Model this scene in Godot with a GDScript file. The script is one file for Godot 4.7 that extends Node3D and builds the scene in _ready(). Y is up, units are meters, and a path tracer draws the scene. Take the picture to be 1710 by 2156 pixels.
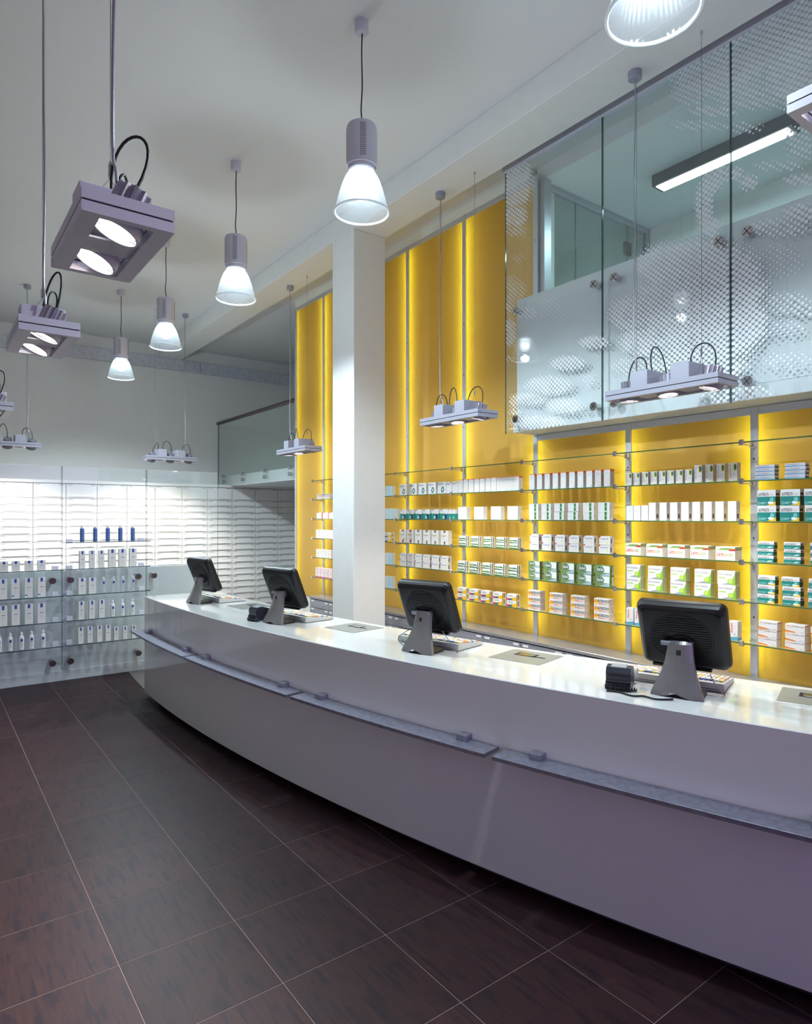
extends Node3D
# A pharmacy sales room. x runs towards the backlit yellow wall, -z (called d here) runs down the counter to the rear wall, y is up.

var M := {}
var taken := {}
var rng := RandomNumberGenerator.new()

const CEIL := 4.86
const BEAM := 4.64
const WALL := 4.32
const REAR := 12.0
const ORDINAL := ["first", "second", "third", "fourth", "fifth", "sixth", "seventh", "eighth", "ninth", "tenth", "eleventh", "twelfth", "thirteenth", "fourteenth", "fifteenth", "sixteenth", "seventeenth", "eighteenth", "nineteenth", "twentieth"]


func _ready() -> void:
	rng.seed = 7
	setup_view()
	make_materials()
	build_shell()
	build_floor()
	build_rear()
	build_yellow_wall()
	build_upper_room()
	build_counter()
	build_low_cabinets()
	build_rear_drawers()
	build_display_wall()
	build_lamps()
	build_stations()
	build_shelves()
	build_medicine()
	build_display_products()


func setup_view() -> void:
	var cam := Camera3D.new()
	cam.name = "camera"
	cam.projection = Camera3D.PROJECTION_FRUSTUM
	cam.near = 0.05
	cam.far = 60.0
	cam.size = 0.05 * 2156.0 / 1371.0
	cam.frustum_offset = Vector2(0.0, 0.05 * 9.0 / 1371.0)
	cam.position = Vector3(0, 1.8, 0)
	cam.rotation_degrees = Vector3(0, -36.783, 0)
	add_child(cam)
	cam.current = true
	var env := Environment.new()
	env.background_mode = Environment.BG_SKY
	var sky := Sky.new()
	var sm := ProceduralSkyMaterial.new()
	sm.sky_top_color = Color(0.40, 0.30, 0.60)
	sm.sky_horizon_color = Color(0.60, 0.44, 0.66)
	sm.ground_bottom_color = Color(0.44, 0.34, 0.49)
	sm.ground_horizon_color = Color(0.58, 0.44, 0.63)
	sm.sky_energy_multiplier = 1.0
	sky.sky_material = sm
	env.sky = sky
	env.background_energy_multiplier = 1.5
	env.tonemap_mode = Environment.TONE_MAPPER_LINEAR
	env.tonemap_exposure = 2.12
	env.sdfgi_enabled = true
	env.ssao_enabled = true
	env.ssil_enabled = true
	var we := WorldEnvironment.new()
	we.name = "world_environment"
	we.environment = env
	add_child(we)

const PENDANT_ENERGY := 0.20
const BELL_ENERGY := 1.75
const SPOT_ENERGY := 0.60
const FLOOD_ENERGY := 1.2
const TUBE_ENERGY := 0.8
const CAVITY_ENERGY := 0.086


# ---------------------------------------------------------------- materials
func mat(key: String, c: Color, rough := 0.6, metal := 0.0) -> StandardMaterial3D:
	var m := StandardMaterial3D.new()
	m.resource_name = key
	m.albedo_color = c
	m.roughness = rough
	m.metallic = metal
	M[key] = m
	return m


func noise_tex(freq: float, ramp: Array, size := 512, oct := 4, sd := 1) -> NoiseTexture2D:
	var n := FastNoiseLite.new()
	n.seed = sd
	n.noise_type = FastNoiseLite.TYPE_SIMPLEX_SMOOTH
	n.frequency = freq
	n.fractal_octaves = oct
	var t := NoiseTexture2D.new()
	t.width = size
	t.height = size
	t.seamless = true
	t.noise = n
	var g := Gradient.new()
	g.offsets = PackedFloat32Array([0.0, 0.5, 1.0])
	g.colors = PackedColorArray(ramp)
	t.color_ramp = g
	return t


func glow(key: String, c: Color, energy: float) -> StandardMaterial3D:
	var m := mat(key, Color(0.9, 0.9, 0.9), 0.4)
	m.emission_enabled = true
	m.emission = c
	m.emission_energy_multiplier = energy
	return m


func glass(key: String, c: Color, alpha: float, rough := 0.02) -> StandardMaterial3D:
	var m := mat(key, Color(c.r, c.g, c.b, alpha), rough)
	m.transparency = BaseMaterial3D.TRANSPARENCY_ALPHA
	m.cull_mode = BaseMaterial3D.CULL_DISABLED
	return m


func make_materials() -> void:
	var plaster := mat("plaster", Color(0.90, 0.90, 0.89), 0.85)
	plaster.albedo_texture = noise_tex(0.02, [Color(0.985, 0.985, 0.985), Color(0.993, 0.993, 0.993), Color.WHITE], 512, 4, 3)
	plaster.uv1_triplanar = true
	plaster.uv1_world_triplanar = true
	plaster.uv1_scale = Vector3(0.6, 0.6, 0.6)
	mat("ceiling_paint", Color(0.88, 0.88, 0.88), 0.9)
	mat("parapet_white", Color(0.81, 0.84, 0.85), 0.5)
	var solid := mat("solid_white", Color(0.90, 0.905, 0.90), 0.16)
	solid.clearcoat_enabled = true
	solid.clearcoat = 0.8
	solid.clearcoat_roughness = 0.04
	mat("lacquer_white", Color(0.90, 0.91, 0.91), 0.35)
	mat("cabinet_white", Color(0.93, 0.93, 0.92), 0.4)
	mat("gap_dark", Color(0.10, 0.10, 0.11), 0.9)
	mat("label_grey", Color(0.52, 0.53, 0.55), 0.8)
	mat("plinth", Color(0.06, 0.05, 0.055), 0.7)
	mat("staff_floor", Color(0.40, 0.37, 0.38), 0.35)
	mat("grout", Color(0.56, 0.48, 0.47), 0.9)
	mat("aluminium", Color(0.74, 0.74, 0.77), 0.38, 0.75)
	mat("post_alu", Color(0.80, 0.81, 0.83), 0.45, 0.45)
	mat("lamp_grey", Color(0.80, 0.79, 0.84), 0.45, 0.1)
	mat("bar_grey", Color(0.62, 0.615, 0.67), 0.45, 0.1)
	mat("lamp_groove", Color(0.16, 0.15, 0.18), 0.6)
	mat("sink_metal", Color(0.66, 0.65, 0.70), 0.3, 0.8)
	mat("chrome", Color(0.80, 0.79, 0.79), 0.16, 1.0)
	mat("steel", Color(0.44, 0.39, 0.385), 0.25, 0.9)
	mat("steel_plate", Color(0.66, 0.67, 0.65), 0.3, 0.5)
	mat("wire", Color(0.45, 0.44, 0.46), 0.4, 0.6)
	mat("clear_cord", Color(0.66, 0.65, 0.68), 0.3, 0.3)
	mat("black_rubber", Color(0.055, 0.05, 0.055), 0.5)
	mat("fascia_dark", Color(0.30, 0.29, 0.31), 0.5)
	mat("handrail", Color(0.36, 0.32, 0.34), 0.4, 0.5)
	mat("cabinet_grey", Color(0.62, 0.62, 0.66), 0.4, 0.25)
	mat("cabinet_top", Color(0.60, 0.60, 0.61), 0.22, 0.4)
	mat("tag_white", Color(0.92, 0.92, 0.90), 0.5)
	mat("monitor_black", Color(0.075, 0.065, 0.075), 0.38)
	mat("monitor_rib", Color(0.045, 0.04, 0.045), 0.5)
	mat("screen_dark", Color(0.05, 0.055, 0.07), 0.12)
	var std := mat("stand_grey", Color(0.53, 0.515, 0.52), 0.28, 0.35)
	std.clearcoat_enabled = true
	std.clearcoat = 0.6
	std.clearcoat_roughness = 0.15
	mat("stand_dark", Color(0.17, 0.155, 0.16), 0.4)
	mat("keyboard_white", Color(0.78, 0.78, 0.76), 0.5)
	var keys := mat("key_caps", Color(1, 1, 1), 0.5)
	keys.vertex_color_use_as_albedo = true
	mat("terminal_blue", Color(0.13, 0.135, 0.20), 0.35)
	mat("terminal_grey", Color(0.62, 0.64, 0.66), 0.3)
	mat("print_white", Color(0.88, 0.89, 0.90), 0.6)
	mat("grey_cord", Color(0.55, 0.54, 0.54), 0.5)
	var galv := mat("galvanised", Color(0.84, 0.85, 0.88), 0.5, 0.1)
	galv.albedo_texture = noise_tex(0.012, [Color(0.88, 0.885, 0.89), Color(0.94, 0.94, 0.95), Color.WHITE], 512, 4, 11)
	galv.uv1_triplanar = true
	galv.uv1_world_triplanar = true
	galv.uv1_scale = Vector3(1.6, 1.6, 1.6)
	var alb := mat("ledge_alu", Color(0.66, 0.66, 0.72), 0.36, 0.7)
	alb.albedo_texture = noise_tex(0.03, [Color(0.82, 0.82, 0.83), Color(0.92, 0.92, 0.93), Color.WHITE], 512, 4, 12)
	alb.uv1_triplanar = true
	alb.uv1_world_triplanar = true
	alb.uv1_scale = Vector3(1.3, 1.3, 1.3)
	var yellow := mat("yellow_acrylic", Color(0.86, 0.685, 0.40), 0.35)
	yellow.backlight_enabled = true
	yellow.backlight = Color(1.0, 0.965, 0.42)
	mat("cavity_white", Color(0.92, 0.92, 0.88), 0.9)
	glass("pane", Color(0.80, 0.92, 0.90), 0.04)
	glass("pane_green", Color(0.62, 0.78, 0.72), 0.10)
	glass("screen_pane", Color(0.78, 0.86, 0.86), 0.07)
	glass("glass_edge", Color(0.12, 0.30, 0.28), 0.6, 0.1)
	glass("shelf_glass", Color(0.75, 0.9, 0.84), 0.05)
	glass("shelf_edge", Color(0.24, 0.42, 0.24), 0.7, 0.1)
	glass("display_edge", Color(0.10, 0.26, 0.27), 0.7, 0.1)
	glass("acrylic_bell", Color(0.94, 0.97, 1.0), 0.035, 0.12)
	glass("acrylic_rim", Color(0.97, 0.99, 1.0), 0.8, 0.15)
	glass("clear_bottle", Color(0.90, 0.92, 0.94), 0.35, 0.1)
	glow("bulb_glow", Color(0.95, 1.0, 1.0), 2.0)
	glow("spot_glow", Color(1.0, 0.97, 0.90), 5.0)
	glow("tube_glow", Color(0.95, 1.0, 0.98), 2.2)
	glow("cavity_tube_glow", Color(1.0, 1.0, 0.94), 1.0)
	var bb := mat("bottle_blue", Color(0.22, 0.38, 0.66), 0.25)
	bb.clearcoat_enabled = true
	mat("bottle_white", Color(0.90, 0.90, 0.91), 0.35)
	mat("logo_blue", Color(0.10, 0.22, 0.58), 0.5)
	mat("ink_grey", Color(0.50, 0.50, 0.54), 0.7)


# ---------------------------------------------------------------- shape helpers
func begin() -> SurfaceTool:
	var st := SurfaceTool.new()
	st.begin(Mesh.PRIMITIVE_TRIANGLES)
	return st


func P(x: float, y: float, d: float) -> Vector3:
	return Vector3(x, y, -d)


# a quad whose corners run round it; it is turned to face the hint
func quad(st: SurfaceTool, a: Vector3, b: Vector3, c: Vector3, d: Vector3, hint: Vector3, ns := [], uvs := []) -> void:
	var n := (c - a).cross(b - a)
	if n.length_squared() < 1e-16:
		n = (d - a).cross(c - a)
	n = n.normalized()
	var p := [a, b, c, d]
	var order := [0, 1, 2, 0, 2, 3]
	if n.dot(hint) < 0.0:
		n = -n
		order = [0, 2, 1, 0, 3, 2]
	for k in order:
		st.set_normal(ns[k] if ns.size() else n)
		if uvs.size():
			st.set_uv(uvs[k])
		st.add_vertex(p[k])


func tri(st: SurfaceTool, a: Vector3, b: Vector3, c: Vector3, hint: Vector3) -> void:
	var n := (c - a).cross(b - a).normalized()
	var p := [a, b, c]
	if n.dot(hint) < 0.0:
		n = -n
		p = [a, c, b]
	for q in p:
		st.set_normal(n)
		st.add_vertex(q)


# box with chamfered edges, centre c, size s, turned by basis t
func box(st: SurfaceTool, c: Vector3, s: Vector3, bev := 0.0, t := Basis.IDENTITY) -> void:
	var h := s * 0.5
	var b := minf(bev, minf(h.x, minf(h.y, h.z)) * 0.9)
	for axis in 3:
		var u := (axis + 1) % 3
		var v := (axis + 2) % 3
		for sg in [-1.0, 1.0]:
			var q := []
			for k in [[-1, -1], [1, -1], [1, 1], [-1, 1]]:
				var p := Vector3.ZERO
				p[axis] = sg * h[axis]
				p[u] = k[0] * (h[u] - b)
				p[v] = k[1] * (h[v] - b)
				q.append(c + t * p)
			var n := Vector3.ZERO
			n[axis] = sg
			quad(st, q[0], q[1], q[2], q[3], t * n)
	if b <= 0.0:
		return
	for axis in 3:
		var u := (axis + 1) % 3
		var v := (axis + 2) % 3
		for su in [-1.0, 1.0]:
			for sv in [-1.0, 1.0]:
				var q := []
				for k in [[-1, 0], [1, 0], [1, 1], [-1, 1]]:
					var p := Vector3.ZERO
					p[axis] = k[0] * (h[axis] - b)
					p[u] = su * (h[u] - (b if k[1] == 0 else 0.0))
					p[v] = sv * (h[v] - (0.0 if k[1] == 0 else b))
					q.append(c + t * p)
				var n := Vector3.ZERO
				n[u] = su
				n[v] = sv
				quad(st, q[0], q[1], q[2], q[3], t * n)
	for sx in [-1.0, 1.0]:
		for sy in [-1.0, 1.0]:
			for sz in [-1.0, 1.0]:
				var sgn := Vector3(sx, sy, sz)
				tri(st, c + t * (sgn * Vector3(h.x, h.y - b, h.z - b)), c + t * (sgn * Vector3(h.x - b, h.y, h.z - b)), c + t * (sgn * Vector3(h.x - b, h.y - b, h.z)), t * sgn)


# box from one corner to the other in x, y, d
func slab(st: SurfaceTool, x0: float, x1: float, y0: float, y1: float, d0: float, d1: float, bev := 0.0) -> void:
	box(st, Vector3((x0 + x1) / 2, (y0 + y1) / 2, -(d0 + d1) / 2), Vector3(absf(x1 - x0), absf(y1 - y0), absf(d1 - d0)), bev)


# turned shape: profile of (radius, height) from bottom to top, about the y axis, placed by t
func lathe(st: SurfaceTool, prof: Array, seg := 24, t := Transform3D.IDENTITY, ridge := 0.0) -> void:
	for k in prof.size() - 1:
		var a: Vector2 = prof[k]
		var b: Vector2 = prof[k + 1]
		var slope := Vector2(b.y - a.y, a.x - b.x)
		if slope.length() < 1e-9:
			continue
		slope = slope.normalized()
		for i in seg:
			var t0 := TAU * i / seg
			var t1 := TAU * (i + 1) / seg
			var e0 := Vector3(cos(t0), 0, sin(t0))
			var e1 := Vector3(cos(t1), 0, sin(t1))
			var r0 := 1.0 - (ridge if i % 2 == 0 else 0.0)
			var r1 := 1.0 - (ridge if i % 2 == 1 else 0.0)
			var n0 := t.basis * (e0 * slope.x + Vector3(0, slope.y, 0))
			var n1 := t.basis * (e1 * slope.x + Vector3(0, slope.y, 0))
			var pa := t * (e0 * a.x * r0 + Vector3(0, a.y, 0))
			var pb := t * (e1 * a.x * r1 + Vector3(0, a.y, 0))
			var pc := t * (e1 * b.x * r1 + Vector3(0, b.y, 0))
			var pd := t * (e0 * b.x * r0 + Vector3(0, b.y, 0))
			quad(st, pa, pb, pc, pd, n0 + n1, [n0, n1, n1, n0] if ridge == 0.0 else [])


func tube(st: SurfaceTool, pts: Array, r: float, seg := 8) -> void:
	var rings := []
	var side := Vector3.ZERO
	for k in pts.size():
		var dir: Vector3 = (pts[mini(k + 1, pts.size() - 1)] - pts[maxi(k - 1, 0)]).normalized()
		if side == Vector3.ZERO:
			side = dir.cross(Vector3.UP if absf(dir.y) < 0.9 else Vector3.RIGHT).normalized()
		side = (side - dir * side.dot(dir)).normalized()
		var up := side.cross(dir)
		var ring := []
		for i in seg:
			var a := TAU * i / seg
			ring.append(side * cos(a) + up * sin(a))
		rings.append(ring)
	for k in pts.size() - 1:
		for i in seg:
			var j := (i + 1) % seg
			var n := [rings[k][i], rings[k][j], rings[k + 1][j], rings[k + 1][i]]
			quad(st, pts[k] + n[0] * r, pts[k] + n[1] * r, pts[k + 1] + n[2] * r, pts[k + 1] + n[3] * r, n[0] + n[1], n)


func bezier(a: Vector3, b: Vector3, c: Vector3, d: Vector3, n := 16) -> Array:
	var out := []
	for i in n + 1:
		out.append(a.bezier_interpolate(b, c, d, float(i) / n))
	return out


# smooth curve through points
func smooth(pts: Array, per := 6) -> Array:
	var out := []
	for k in pts.size() - 1:
		var p0: Vector3 = pts[maxi(k - 1, 0)]
		var p3: Vector3 = pts[mini(k + 2, pts.size() - 1)]
		for i in per:
			out.append(pts[k].cubic_interpolate(pts[k + 1], p0, p3, float(i) / per))
	out.append(pts[-1])
	return out


# prism of an outline in the (x, y) plane, from z0 to z1, placed by t
func prism(st: SurfaceTool, outline: PackedVector2Array, z0: float, z1: float, t := Transform3D.IDENTITY) -> void:
	var idx := Geometry2D.triangulate_polygon(outline)
	for k in range(0, idx.size(), 3):
		for z in [[z0, -1.0], [z1, 1.0]]:
			var q := []
			for j in 3:
				q.append(t * Vector3(outline[idx[k + j]].x, outline[idx[k + j]].y, z[0]))
			tri(st, q[0], q[1], q[2], t.basis * Vector3(0, 0, z[1]))
	var flip := -1.0 if Geometry2D.is_polygon_clockwise(outline) else 1.0
	for k in outline.size():
		var a := outline[k]
		var b := outline[(k + 1) % outline.size()]
		var n := Vector3(b.y - a.y, a.x - b.x, 0) * flip
		quad(st, t * Vector3(a.x, a.y, z0), t * Vector3(b.x, b.y, z0), t * Vector3(b.x, b.y, z1), t * Vector3(a.x, a.y, z1), t.basis * n)


# ---------------------------------------------------------------- object helpers
func numbered(base: String) -> String:
	var n: int = taken.get(base, 0)
	taken[base] = n + 1
	return base if n == 0 else "%s_%03d" % [base, n]


func put(called: String, mesh: Mesh, m: Material, parent: Node = null, at := Vector3.ZERO) -> MeshInstance3D:
	var o := MeshInstance3D.new()
	o.mesh = mesh
	o.material_override = m
	o.position = at
	o.cast_shadow = GeometryInstance3D.SHADOW_CASTING_SETTING_ON
	if parent == null:
		o.name = numbered(called)
		add_child(o)
	else:
		o.name = called
		parent.add_child(o, true)
	return o


func obj(called: String, st: SurfaceTool, m: Material, parent: Node = null) -> MeshInstance3D:
	return put(called, st.commit(), m, parent)


func thing(called: String, label: String, category: String, at := Vector3.ZERO, turn := 0.0, group := "") -> Node3D:
	var o := Node3D.new()
	o.name = numbered(called)
	add_child(o)
	o.position = at
	o.rotation.y = turn
	tag(o, label, category, group)
	return o


func tag(o: Node, label: String, category: String, group := "") -> Node:
	o.set_meta("label", label)
	o.set_meta("category", category)
	if group:
		o.set_meta("group", group)
	return o


func structure(o: Node, label: String, category := "") -> Node:
	o.set_meta("kind", "structure")
	o.set_meta("label", label)
	if category:
		o.set_meta("category", category)
	return o


func boxmesh(s: Vector3, bev := 0.0) -> Mesh:
	var st := begin()
	box(st, Vector3.ZERO, s, bev)
	return st.commit()


# point on the counter's arc: radius, angle in degrees, height
func arc(r: float, deg: float, y: float) -> Vector3:
	var a := deg_to_rad(deg)
	return P(18.9 - r * cos(a), y, 6.3 - r * sin(a))


# curved block between two radii and two angles
func arc_block(st: SurfaceTool, r0: float, r1: float, y0: float, y1: float, a0: float, a1: float, n: int, bev := 0.0) -> void:
	for k in n:
		var s0 := lerpf(a0, a1, float(k) / n)
		var s1 := lerpf(a0, a1, float(k + 1) / n)
		var o0 := (arc(r0, s0, 0) - arc(r0 - 1, s0, 0))
		var o1 := (arc(r0, s1, 0) - arc(r0 - 1, s1, 0))
		var up := Vector3.UP
		quad(st, arc(r0, s0, y0), arc(r0, s1, y0), arc(r0, s1, y1 - bev), arc(r0, s0, y1 - bev), o0, [o0, o1, o1, o0])
		quad(st, arc(r1, s0, y0), arc(r1, s1, y0), arc(r1, s1, y1), arc(r1, s0, y1), -o0, [-o0, -o1, -o1, -o0])
		quad(st, arc(r0 - bev, s0, y1), arc(r0 - bev, s1, y1), arc(r1, s1, y1), arc(r1, s0, y1), up)
		quad(st, arc(r0, s0, y0), arc(r0, s1, y0), arc(r1, s1, y0), arc(r1, s0, y0), -up)
		if bev > 0.0:
			quad(st, arc(r0, s0, y1 - bev), arc(r0, s1, y1 - bev), arc(r0 - bev, s1, y1), arc(r0 - bev, s0, y1), o0 + up)
	for e in [a0, a1]:
		quad(st, arc(r0, e, y0), arc(r0, e, y1), arc(r1, e, y1), arc(r1, e, y0), arc(r0, e, 0) - arc(r0, (a0 + a1) / 2, 0))


func add_light(l: Light3D, called: String, parent: Node, at: Vector3, c: Color, energy: float) -> void:
	l.name = called
	l.light_color = c
	l.light_energy = energy
	l.shadow_enabled = true
	parent.add_child(l, true)
	l.position = at


# ---------------------------------------------------------------- the room
func build_shell() -> void:
	var st := begin()
	slab(st, -3.4, 6.2, CEIL, CEIL + 0.2, -3.2, REAR + 0.2)
	structure(obj("ceiling", st, M.ceiling_paint), "white painted ceiling above the sales room")
	st = begin()
	slab(st, 3.43, 3.81, BEAM, CEIL, -3.0, REAR, 0.004)
	structure(obj("ceiling_beam", st, M.plaster), "shallow white beam running along the ceiling above the column", "beam")
	st = begin()
	slab(st, 3.43, 3.81, 0.0, BEAM, 5.45, 5.86, 0.006)
	structure(obj("column", st, M.plaster), "square white column standing behind the counter", "column")
	st = begin()
	slab(st, -3.4, -3.2, 0.0, CEIL, -3.2, REAR + 0.2)
	structure(obj("wall_left", st, M.plaster), "white wall on the customers' side of the room")
	st = begin()
	slab(st, -3.2, 6.2, 0.0, CEIL, REAR, REAR + 0.2)
	structure(obj("wall_rear", st, M.plaster), "white rear wall above the drawer cabinets")
	st = begin()
	slab(st, 6.0, 6.2, 0.0, CEIL, -3.2, REAR)
	structure(obj("wall_right", st, M.plaster), "white wall behind the upper room and gallery")
	# street front behind the camera, with a wide shop window
	st = begin()
	slab(st, -3.2, -2.9, 0.0, CEIL, -3.2, -3.0)
	slab(st, 3.9, 6.0, 0.0, CEIL, -3.2, -3.0)
	slab(st, -2.9, 3.9, 0.0, 0.35, -3.2, -3.0)
	slab(st, -2.9, 3.9, 3.5, CEIL, -3.2, -3.0)
	structure(obj("wall_front", st, M.plaster), "white street front wall with a wide shop window")
	st = begin()
	for x in [-2.9, -0.63, 1.63, 3.84]:
		slab(st, x, x + 0.06, 0.35, 3.5, -3.15, -3.05)
	slab(st, -2.9, 3.9, 0.35, 0.41, -3.15, -3.05)
	slab(st, -2.9, 3.9, 3.44, 3.5, -3.15, -3.05)
	var win := obj("window_1", st, M.aluminium)
	structure(win, "aluminium shop window facing the street")
	for x in [-2.84, -0.57, 1.69]:
		st = begin()
		slab(st, x, x + 2.2, 0.41, 3.44, -3.105, -3.095)
		obj("pane", st, M.pane, win)


func streak_image(sd: int) -> Image:
	# clay body with streaks that run along the tile, and worn light flecks
	var n1 := FastNoiseLite.new()
	n1.seed = sd
	n1.frequency = 0.02
	n1.fractal_octaves = 4
	var n2 := FastNoiseLite.new()
	n2.seed = sd + 50
	n2.frequency = 0.012
	n2.fractal_octaves = 5
	var n3 := FastNoiseLite.new()
	n3.seed = sd + 90
	n3.frequency = 0.09
	n3.fractal_octaves = 3
	var im := Image.create(384, 384, false, Image.FORMAT_RGB8)
	var base := Color(0.295, 0.190, 0.205)
	var dark := Color(0.195, 0.138, 0.185)
	var rust := Color(0.375, 0.225, 0.195)
	for y in 384:
		for x in 384:
			var s := n1.get_noise_2d(x * 2.0, y * 0.16)
			var patch := n2.get_noise_2d(x, y * 0.6)
			var fine := n3.get_noise_2d(x * 1.6, y * 0.7)
			var k := clampf((s * 1.5 + patch * 1.0 + fine * 0.16 - 0.12) * 1.7, 0.0, 1.0)
			var r := clampf((n1.get_noise_2d(x * 2.6 + 900.0, y * 0.3) + fine * 0.3 - 0.1) * 1.6, 0.0, 1.0)
			var c := base.lerp(dark, k * 0.75).lerp(rust, r * (1.0 - k) * 0.8)
			im.set_pixel(x, y, c * (1.0 + fine * 0.07))
	return im


func build_floor() -> void:
	var st := begin()
	slab(st, -3.4, 6.2, -0.2, -0.0012, -3.2, REAR + 0.2)
	var floor_node := obj("floor", st, M.grout)
	structure(floor_node, "dark brown stoneware tile floor with pale joints")
	var tones := []
	for v in 4:
		var im := streak_image(20 + v * 7)
		for tone in 2:
			var m := mat("tile_%d_%d" % [v, tone], Color(1, 1, 1) * ([0.74, 0.67][tone]), 0.42)
			m.albedo_color.a = 1.0
			m.albedo_texture = ImageTexture.create_from_image(im) if tone == 0 else tones[-1].albedo_texture
			m.metallic_specular = 0.3
			tones.append(m)
	# tile with chamfered edges and texture coordinates on top
	st = begin()
	var b := 0.0010
	var hx := (0.4827 - 0.0024) / 2
	var hz := (0.4860 - 0.0024) / 2
	var c := [Vector3(-hx + b, 0, -hz + b), Vector3(hx - b, 0, -hz + b), Vector3(hx - b, 0, hz - b), Vector3(-hx + b, 0, hz - b)]
	var e := [Vector3(-hx, -b, -hz), Vector3(hx, -b, -hz), Vector3(hx, -b, hz), Vector3(-hx, -b, hz)]
	quad(st, c[0], c[1], c[2], c[3], Vector3.UP, [], [Vector2(0, 0), Vector2(1, 0), Vector2(1, 1), Vector2(0, 1)])
	for k in 4:
		var j := (k + 1) % 4
		var low := Vector3(0, -0.006, 0)
		var uv := [Vector2(0.5, 0.5), Vector2(0.6, 0.5), Vector2(0.6, 0.6), Vector2(0.5, 0.6)]
		quad(st, c[k], c[j], e[j], e[k], Vector3.UP, [], uv)
		quad(st, e[k], e[j], e[j] + low, e[k] + low, e[k] + e[j], [], uv)
	var tile_mesh := st.commit()
	var rest := begin()
	var rest_count := 0
	for i in range(-8, 8):
		for j in range(-13, 19):
			var x := 0.642 + (i + 0.5) * 0.4827
			var d := 3.268 + (j + 0.5) * 0.4860
			if d > REAR or d < -3.0 or x > 4.2 or x < -3.2:
				continue
			# the staff side of the counter arc has its own floor sheet
			if Vector2(18.9 - x, 6.3 - d).length() < 16.7:
				continue
			if x > -0.9 and d > 0.3 and d < 8.2:
				var t := put("tile", tile_mesh, tones[rng.randi() % tones.size()], floor_node, P(x, 0, d))
				t.rotation.y = PI if rng.randf() < 0.5 else 0.0
			else:
				rest.append_from(tile_mesh, 0, Transform3D(Basis.IDENTITY, P(x, 0, d)))
				rest_count += 1
	var r := obj("outer_tiles", rest, tones[0], floor_node)
	r.set_meta("kind", "stuff")
	st = begin()
	arc_block(st, 17.04, 12.9, -0.001, 0.0015, -19.5, 34.0, 60)
	structure(obj("floor_staff_sheet", st, M.staff_floor), "smooth grey floor covering on the staff side of the counter", "floor")


# ---------------------------------------------------------------- rear wall, gallery
func build_rear() -> void:
	var st := begin()
	slab(st, -3.2, 6.0, 4.445, 4.64, REAR - 0.012, REAR)
	slab(st, -3.2, 6.0, 4.445, 4.455, REAR - 0.07, REAR - 0.012, 0.002)
	slab(st, -3.2, 6.0, 4.63, 4.64, REAR - 0.07, REAR - 0.012, 0.002)
	var g := begin()
	var x := -3.2
	for x1 in [0.6, 4.16, 6.0]:
		slab(g, x + 0.004, x1 - 0.004, 4.447, 4.638, REAR - 0.082, REAR - 0.07, 0.002)
		x = x1
	var beam := obj("steel_beam", st, M.galvanised)
	tag(beam, "long galvanised steel beam fixed high across the white rear wall", "steel beam")
	obj("web_plate", g, M.galvanised, beam)
	# gallery deck beyond the end of the yellow wall
	st = begin()
	slab(st, 4.55, 6.0, 2.35, 2.545, 3.9, REAR, 0.004)
	structure(obj("floor_gallery", st, M.parapet_white), "white edge of the raised gallery deck", "gallery")
	var bal := thing("balustrade", "glass balustrade with a dark round handrail on the gallery deck", "balustrade", P(4.5, 2.37, 11.9))
	st = begin()
	box(st, Vector3(0, 0.565, 1.75), Vector3(0.016, 1.13, 3.5))
	obj("pane", st, M.pane_green, bal)
	st = begin()
	box(st, Vector3(0, 0.565, 0.0), Vector3(0.0165, 1.13, 0.012))
	obj("glass_edge", st, M.glass_edge, bal)
	st = begin()
	tube(st, [Vector3(0, 1.17, -0.03), Vector3(0, 1.17, 3.5)], 0.031, 14)
	lathe(st, [Vector2(0, -0.002), Vector2(0.031, 0.0)], 14, Transform3D(Basis(Vector3.RIGHT, -PI / 2), Vector3(0, 1.17, -0.03)))
	obj("handrail", st, M.handrail, bal)
	var knob := begin()
	lathe(knob, [Vector2(0.0, 0.0), Vector2(0.034, 0.0), Vector2(0.034, 0.012), Vector2(0.026, 0.014), Vector2(0.026, 0.075)], 16, Transform3D(Basis(Vector3.BACK, -PI / 2), Vector3(-0.03, 0, 0)))
	var knob_mesh := knob.commit()
	for d in [11.66, 10.76, 9.85, 8.94]:
		for y in [2.54, 2.44]:
			put("glass_clamp", knob_mesh, M.chrome, bal, Vector3(0, y - 2.37, 11.9 - d))


# ---------------------------------------------------------------- yellow wall
const POSTS := [8.395, 7.596, 6.666, 5.736, 4.806, 3.876, 2.946, 2.016, 1.086, 0.156]

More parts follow.
